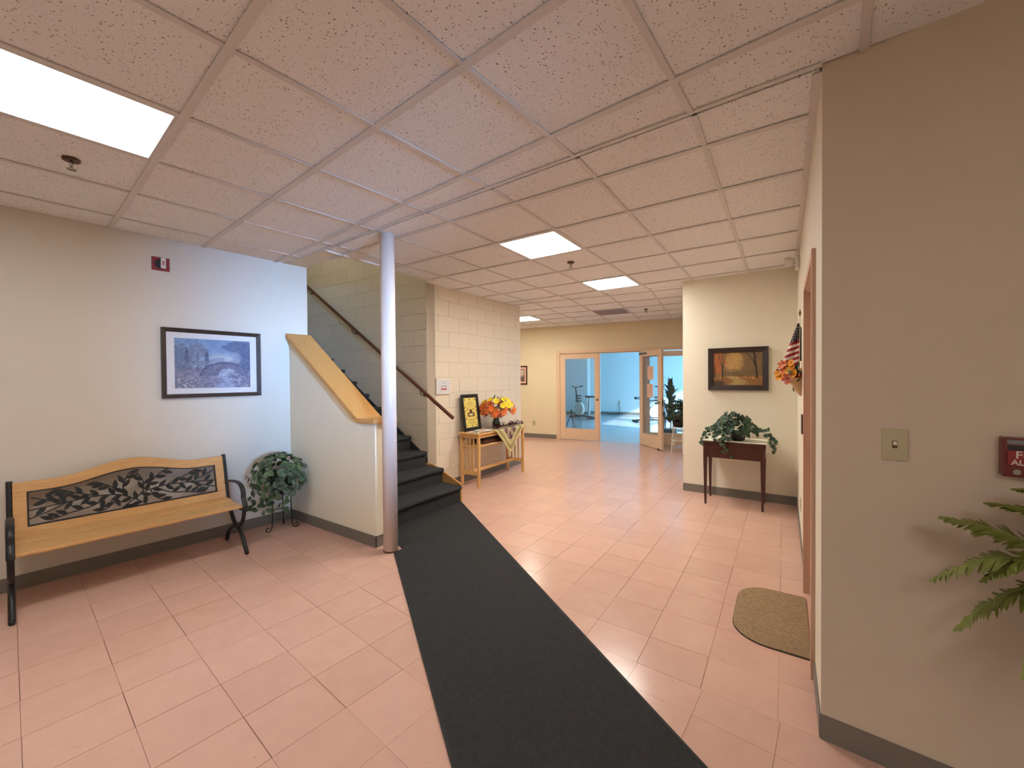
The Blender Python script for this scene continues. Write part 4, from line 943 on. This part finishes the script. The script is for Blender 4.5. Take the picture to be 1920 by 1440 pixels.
for path, n_l in (([(-.1, 0, .16), (-.22, -.04, .14), (-.33, -.06, .06), (-.37, -.04, -.05)], 24), ([(.1, 0, .17), (.22, -.03, .13), (.31, -.05, .07), (.345, -.06, -.02), (.33, -.05, -.07)], 28), ([(-.08, -.08, .12), (-.11, -.17, .06), (-.11, -.215, -.03), (-.10, -.22, -.14)], 34), ([(-.16, -.06, .1), (-.2, -.12, .06), (-.26, -.14, .02)], 14)):
    pp = smooth_path(path, 8); stm.tube(pp, .0025, 5)
    for k in range(n_l): scatter_leaf(iv, ivym, 'ivy_leaf', pp[rd.randrange(len(pp))]+Vector((rd.gauss(0, .022), rd.gauss(0, .012)-.01, rd.gauss(0, .018)+.012)), (rd.gauss(0, .4), -1, .5), rd.uniform(.7, 1.1))
stm.build('vines', 'stem', iv)

# leafy plant on a wire stand in the corner -------------------------------------------------------------
ps = thing('plant_stand', 'black wire plant stand with scrolled feet in the corner', 'plant stand', (-4.13, 2.04, 0))
for k, (fx, fy) in enumerate(((-.0, -.11), (-.10, .07), (.07, .10))):
    d = Vector((fx, fy)).normalized(); q = lambda r, z: (d.x*r, d.y*r, z)
    e = MB(); e.tube(smooth_path([q(.085, .36), q(.085, .2), q(.09, .06), q(.105, .012), q(.135, .008), q(.145, .03), q(.130, .045), q(.115, .03)], 6), .0055, 7); e.build('leg', 'iron', ps, smooth=True)
for z in (.18, .35):
    MB().tube([(.085*math.cos(2*PI*k/24), .085*math.sin(2*PI*k/24), z) for k in range(24)], .004, 6, closed=True).build('ring', 'iron', ps, smooth=True)
pl = thing('potted_plant', 'bushy dusty green leafy plant on the wire stand', 'plant', (-4.13, 2.04, .352))
MB().lathe([(.06, 0), (.085, .01), (.105, .10), (.105, .13), (.095, .13), (.09, .10)], 20).build('pot', 'pot_black', pl, smooth=True)
dl = MB().add([(0, 0, 0), (.02, .018, .004), (.042, .022, .003), (.064, .0, -.008), (.042, -.022, .003), (.02, -.018, .004), (.03, 0, -.002)], [(0, 1, 6), (1, 2, 6), (2, 3, 6), (3, 4, 6), (4, 5, 6), (5, 0, 6)]).mesh('leaf', 'leaf_dusty')
rd = random.Random(21)
def okp(p):
    w = pl.location+p; return (Vector(w).dot(AXv) > BW+.03) and w.y < 2.235 and w.z > .2
cnt = 0
while cnt < 240:
    a = rd.uniform(0, 2*PI); h = rd.uniform(-.55, 1); r = math.sqrt(max(.02, 1-h*h))*rd.uniform(.7, 1.05)
    p = Vector((math.cos(a)*r*.255+.02, math.sin(a)*r*.255-.03, .17+h*.235))
    if not okp(p): continue
    scatter_leaf(pl, dl, 'leaf', p, (math.cos(a)*r, math.sin(a)*r-.1, .25+h*.8), rd.uniform(.85, 1.35)); cnt += 1
stm = MB()
for path in ([(-.05, -.13, .1), (-.02, -.24, .03), (-.03, -.28, -.08), (-.02, -.27, -.11)], [(.12, -.08, .05), (.17, -.07, -.05), (.15, -.06, -.13)], [(.0, -.15, .0), (.03, -.16, -.08), (.04, -.15, -.13)], [(.05, -.14, .05), (.10, -.15, -.06)]):
    pp = smooth_path(path, 6); stm.tube(pp, .002, 5)
    for k in range(11):
        p = pp[rd.randrange(len(pp))]+Vector((rd.gauss(0, .018), rd.gauss(0, .018), rd.gauss(0, .015)))
        if okp(p): scatter_leaf(pl, dl, 'leaf', p, (rd.gauss(.3, .5), -1, .4), rd.uniform(.8, 1.15))
for k in range(20):
    a = 2*PI*k/20; stm.tube(smooth_path([(0, 0, .1), (.1*math.cos(a), .1*math.sin(a)*.8, .22), (.17*math.cos(a), .14*math.sin(a), .2)], 4), .003, 4)
stm.build('stems', 'stem', pl)

# fern at the right edge ------------------------------------------------------------------------------------
fs0 = Vector((.80, 1.70, 0))
pd = thing('fern_pedestal', 'dark round plant pedestal holding the fern beside the grey wall', 'plant stand', fs0)
MB().lathe([(.13, 0), (.13, .02), (.04, .05), (.032, .4), (.045, .60), (.13, .63), (.13, .65)], 24).build('pedestal', 'mahogany', pd, smooth=False)
fn = thing('fern', 'yellow green fern spreading fronds before the grey wall', 'fern', fs0+Vector((0, 0, .65)))
MB().lathe([(.075, 0), (.10, .14), (.105, .16), (.095, .16), (.09, .13)], 22).build('pot', 'pot_black', fn, smooth=True)
def frond(tip, lift, L2=.055, seed=0):
    r = random.Random(seed); base = Vector((0, 0, .14)); tip = Vector(tip); mid = (base+tip)/2+Vector((0, 0, lift))
    path = smooth_path([base, base.lerp(mid, .5)+Vector((0, 0, lift*.35)), mid, mid.lerp(tip, .55)+Vector((0, 0, lift*.2)), tip], 19)
    mb = MB(); n = len(path); mb.tube(path, [.003*(1-.8*i/n)+.0006 for i in range(n)], 5)
    for i in range(5, n-1):
        f = i/n; t = (path[i+1]-path[i-1]).normalized(); side = t.cross(Vector((0, 0, 1))).normalized(); upv = side.cross(t)
        Lp = L2*(math.sin(PI*min(1, .22+.78*f))**.7)*(1.05-.2*f)*r.uniform(.85, 1.1)
        for sg in (-1, 1):
            d = (side*sg+t*.35-upv*r.uniform(.0, .3)).normalized(); w = t*.0056; p = path[i]
            pr = [p-w*.6, p+d*Lp*.35-w*1.05, p+d*Lp*.75-w*.8, p+d*Lp, p+d*Lp*.75+w*.8, p+d*Lp*.35+w*1.05, p+w*.6]
            mb.add(pr, [(0, 1, 5, 6), (1, 2, 4, 5), (2, 3, 4)])
    return mb
tips = [((-.385, .13, .365), .07), ((-.415, .10, .165), .15), ((-.365, .09, .03), .16), ((-.28, .16, .42), .10), ((-.22, .17, .47), .12), ((-.2, -.3, .1), .18), ((.1, -.38, .12), .18), ((.3, -.2, .15), .16), ((.36, .1, .1), .15), ((.15, .25, .3), .12), ((-.05, .18, .4), .1), ((-.30, -.15, .05), .17), ((-.28, .12, .1), .16), ((-.33, .02, .22), .14)]
for k, (tp_, lf_) in enumerate(tips): frond(tp_, lf_, .125 if k < 3 else .08, k).build('frond', 'fern', fn)

# wall basket with flag on the side wall ------------------------------------------------------------------------
wb = thing('wall_basket', 'woven wall basket of orange artificial flowers on the side wall', 'basket', (.124, 4.2, 1.30))
bk_ = MB(); prof_ = [(.012, 0), (.045, .05), (.075, .13), (.085, .155)]; nn_ = 14; vs_ = []
for r, z in prof_:
    for k in range(nn_+1):
        a = PI/2+PI*k/nn_; vs_.append((r*math.cos(a)*1.15, r*math.sin(a), z))
fs_ = [(i*(nn_+1)+k, i*(nn_+1)+k+1, (i+1)*(nn_+1)+k+1, (i+1)*(nn_+1)+k) for i in range(3) for k in range(nn_)]
fs_ += [((nn_+1)*i, (nn_+1)*(i+1), (nn_+1)*(i+2)-1, (nn_+1)*(i+1)-1) for i in range(3)]+[tuple(range(3*(nn_+1), 4*(nn_+1)))]
bk_.add(vs_, fs_).build('basket_body', 'basket', wb, smooth=False)
rd = random.Random(8)
for k in range(34):
    p = Vector((-abs(rd.gauss(.05, .045))-.005, rd.uniform(-.10, .09), .16+rd.uniform(-.03, .13)))
    me, nm = ((FG, 'gold_flower'), (FO, 'orange_flower'), (FR, 'rust_flower'), (FG, 'gold_flower'))[rd.randrange(4)]
    inst(nm, me, wb, M=orient(p, (-.8, -1, .4), rd.uniform(0, 6), rd.uniform(.7, 1.05)))
for k in range(16):
    p = Vector((-rd.uniform(.02, .1), rd.uniform(-.1, .06), .14+rd.uniform(-.05, .1))); inst('green_leaf', lm.copy() if False else lm, wb, M=orient(p, (-.8, -.8, .2), rd.uniform(0, 6), rd.uniform(.5, .9)))
MB().tube(smooth_path([(-.06, -.02, .19), (-.13, -.03, .21), (-.17, -.02, .222)], 5), .002, 5).ball((-.172, -.02, .224), .010, 6, 4).build('twig', 'petal_rust', wb)
fl = thing('flag', 'small stars and stripes flag on a stick in the wall basket', 'flag', (.105, 4.17, 1.47))
MB().tube([(0, 0, 0), (.005, 0, .50)], .004, 8).build('stick', 'cloth_white', fl)
MB().lathe([(.003, .50), (.007, .515), (.009, .525), (.004, .545), (.001, .56)], 10, (.005, 0, 0)).build('spear_tip', 'brass_dark', fl, smooth=True)
def fpos(s, t): # s 0 bottom..1 top, t 0..1 fly
    return Vector((-t*(.125*(1-s)+.012), -.012*math.sin(t*9+s*3)-.015*t, .10+.34*s-t*.055*(1-s)))
for k in range(9):
    s0, s1 = k*.065, (k+1)*.065; mb = MB(); g = [fpos(s0, t/8) for t in range(9)]+[fpos(s1, t/8) for t in range(9)]
    mb.add(g, [(t, t+1, t+10, t+9) for t in range(8)]).build('stripe', 'flag_red' if k % 2 == 0 else 'flag_white', fl)
mb = MB(); g = [fpos(.585+.415*i/5, t/8) for i in range(6) for t in range(9)]; mb.add(g, [(i*9+t, i*9+t+1, i*9+t+10, i*9+t+9) for i in range(5) for t in range(8)]).build('star_field', 'flag_blue', fl)
mb = MB().add([(.003, 0, .13), (.017, .02, .12), (.017, .02, .40), (.005, 0, .43)], [(0, 1, 2, 3)]); mb.build('star_field', 'flag_blue', fl)
sm = []
for k in range(5): sm += [(.0065*math.sin(2*PI*k/5), 0, .0065*math.cos(2*PI*k/5)), (.0027*math.sin(2*PI*(k+.5)/5), 0, .0027*math.cos(2*PI*(k+.5)/5))]
stm_ = MB().add(sm+[(0, 0, 0)], [(k, (k+1) % 10, 10) for k in range(10)]).mesh('star', 'flag_white')
for i in range(6):
    for j in range(3):
        s, t = .61+i*.06, (j+.5+.2*(i % 2))/3.4; p = fpos(s, t)
        if t*(.125*(1-s)+.012) < .004: continue
        inst('star', stm_, fl, loc=p+Vector((0, -.004, 0)))

# plant on white stand by the sidelight ------------------------------------------------------------------------------
hp0 = Vector((-1.70, 8.30, 0))
ws = thing('wire_plant_stand', 'white wire plant stand before the sidelight window', 'plant stand', hp0)
for k in range(4):
    a = PI/4+k*PI/2; MB().tube([(.15*math.cos(a), .15*math.sin(a), 0), (.11*math.cos(a), .11*math.sin(a), .5)], .008, 7).build('leg', 'white_plastic', ws)
MB().tube([(.12*math.cos(2*PI*k/20), .12*math.sin(2*PI*k/20), .5) for k in range(20)], .008, 6, closed=True).build('top_ring', 'white_plastic', ws)
MB().tube([(.13*math.cos(2*PI*k/20), .13*math.sin(2*PI*k/20), .25) for k in range(20)], .006, 6, closed=True).build('lower_ring', 'white_plastic', ws)
hpn = thing('bushy_plant', 'dark bushy potted plant on the white wire stand', 'plant', hp0+Vector((0, 0, .5)))
MB().lathe([(.07, 0), (.10, .02), (.115, .15), (.105, .15)], 18).build('pot', 'pot_black', hpn, smooth=True)
dkl = MB().add([(0, 0, 0), (.035, .022, .006), (.075, .02, .0), (.11, 0, -.02), (.075, -.02, 0), (.035, -.022, .006)], [(0, 1, 5), (1, 2, 4, 5), (2, 3, 4)]).mesh('dark_leaf', 'leaf_dark')
rd = random.Random(31)
for k in range(190):
    a = rd.uniform(0, 2*PI); h = rd.uniform(-.6, 1); r = math.sqrt(max(0, 1-h*h))*rd.uniform(.6, 1); p = Vector((math.cos(a)*r*.25, math.sin(a)*r*.25, .27+h*.25))
    scatter_leaf(hpn, dkl, 'dark_leaf', p, (math.cos(a)*r, math.sin(a)*r-.3, .3+h), rd.uniform(.9, 1.4))
rp0 = PC(-.93, 9.95)
rb = thing('rubber_plant', 'tall broad leaved plant behind the sidelight glass', 'plant', rp0)
MB().lathe([(.10, 0), (.14, .02), (.16, .28), (.15, .28)], 18).build('pot', 'pot_black', rb, smooth=True)
MB().tube(smooth_path([(0, 0, .25), (.02, 0, .7), (-.02, .01, .95), (0, 0, 1.25)], 6), .012, 7).build('trunk', 'stem', rb)
rlm = MB().add([(0, 0, 0), (.08, .05, .02), (.16, .055, .02), (.26, 0, -.03), (.16, -.055, .02), (.08, -.05, .02)], [(0, 1, 5), (1, 2, 4, 5), (2, 3, 4)]).mesh('broad_leaf', 'leaf_dark')
for k in range(26):
    z = .5+k*.030; a = k*2.4; M = Matrix.Translation((0, 0, z)) @ Matrix.Rotation(a, 4, 'Z') @ Matrix.Rotation(-.6+rd.uniform(-.4, .4)-(.5 if z > 1.1 else 0), 4, 'Y') @ Matrix.Scale(rd.uniform(.95, 1.35), 4); inst('broad_leaf', rlm, rb, M=M)

# things in the back room -------------------------------------------------------------------------------------------------
def bike(label, loc, rotz):
    o = thing('exercise_bike', label, 'exercise bike', loc, rotz, 'exercise machines in the blue room')
    MB().box(-.5, -.44, -.25, .25, 0, .06).box(.42, .48, -.25, .25, 0, .06).box(-.46, .46, -.03, .03, .04, .09).build('base', 'black', o, bev=.01)
    MB().tube(smooth_path([(.35, 0, .08), (.32, 0, .5), (.42, 0, 1.05), (.40, 0, 1.12)], 6), .025, 8).build('front_post', 'black', o)
    MB().tube(smooth_path([(.40, -.22, 1.16), (.28, -.24, 1.16), (.42, -.1, 1.12), (.42, .1, 1.12), (.28, .24, 1.16), (.40, .22, 1.16)], 5), .016, 7).build('handlebar', 'black', o)
    MB().tube([(-.25, 0, .09), (-.30, 0, .75)], .025, 8).build('seat_post', 'grey_metal', o)
    MB().prism([(-.48, -.12), (-.2, -.04), (-.1, -.02), (-.1, .02), (-.2, .04), (-.48, .12)], .75, .82).build('saddle', 'black', o, bev=.015)
    MB().lathe([(.02, -.05), (.24, -.05), (.24, .05), (.02, .05)], 24, (.22, 0, .32), 'y').build('flywheel_cover', 'white_plastic', o)
    for k in range(3): MB().box(.2, .34, -.09, .09, .58+k*.1, .63+k*.1).build('resistance_plate', 'black', o)
    return o
bike('exercise bike seen through the closed glass door', PC(-4.35, 14.5), TC+2.6)
bike('exercise bike half hidden behind the open glass door', PC(-1.95, 14.0), TC+.5)
wk = thing('walker_frame', 'blue grey metal frame standing behind the open glass door', 'frame', PC(-1.45, 11.4), TC)
for x in (-.25, .25):
    for y in (-.2, .2): MB().tube([(x, y, 0), (x*.9, y*.6, .85)], .014, 8).build('leg', 'blue_metal', wk)
MB().tube(smooth_path([(-.225, .12, .85), (-.225, -.12, .85), (.225, -.12, .85), (.225, .12, .85)], 5), .015, 8).build('top_rail', 'blue_metal', wk)
MB().tube([(-.24, -.16, .4), (.24, -.16, .4)], .012, 8).build('cross_bar', 'blue_metal', wk)
bt = thing('low_table', 'low dark table stacked with books behind the sidelight', 'table', PC(-.70, 10.75), TC)
MB().box(-.55, .55, -.25, .25, .46, .50).build('table_top', 'mahogany', bt)
for x in (-.5, .46):
    for y in (-.22, .18): MB().box(x, x+.04, y, y+.04, 0, .46).build('leg', 'mahogany', bt)
MB().box(-.5, .5, -.2, .2, .15, .17).build('shelf', 'mahogany', bt)
for k, (mt_, lb) in enumerate((('blue_metal', 'blue book at the bottom of the pile on the low table'), ('paper', 'white book in the middle of the pile on the low table'), ('black', 'black book on top of the pile on the low table'))):
    o = thing('book', lb, 'book', PC(-.85, 10.72, .50+k*.036), TC+.1*k); MB().box(-.13, .13, -.1, .1, .003, .033).build('pages', 'paper', o); MB().box(-.135, .135, -.105, .105, 0, .003).box(-.135, .135, -.105, .105, .033, .0355).build('cover', mt_, o)
tr = thing('easel', 'black folding easel inside the closed glass door', 'easel', PC(-3.28, 9.9), TC)
for a in (-.5, 1.6, 3.7): MB().tube([(.0, 0, .62), (.22*math.cos(a), .22*math.sin(a), 0)], .010, 7).build('leg', 'black', tr)
MB().lathe([(.025, .6), (.025, .66)], 12).build('hub', 'black', tr)
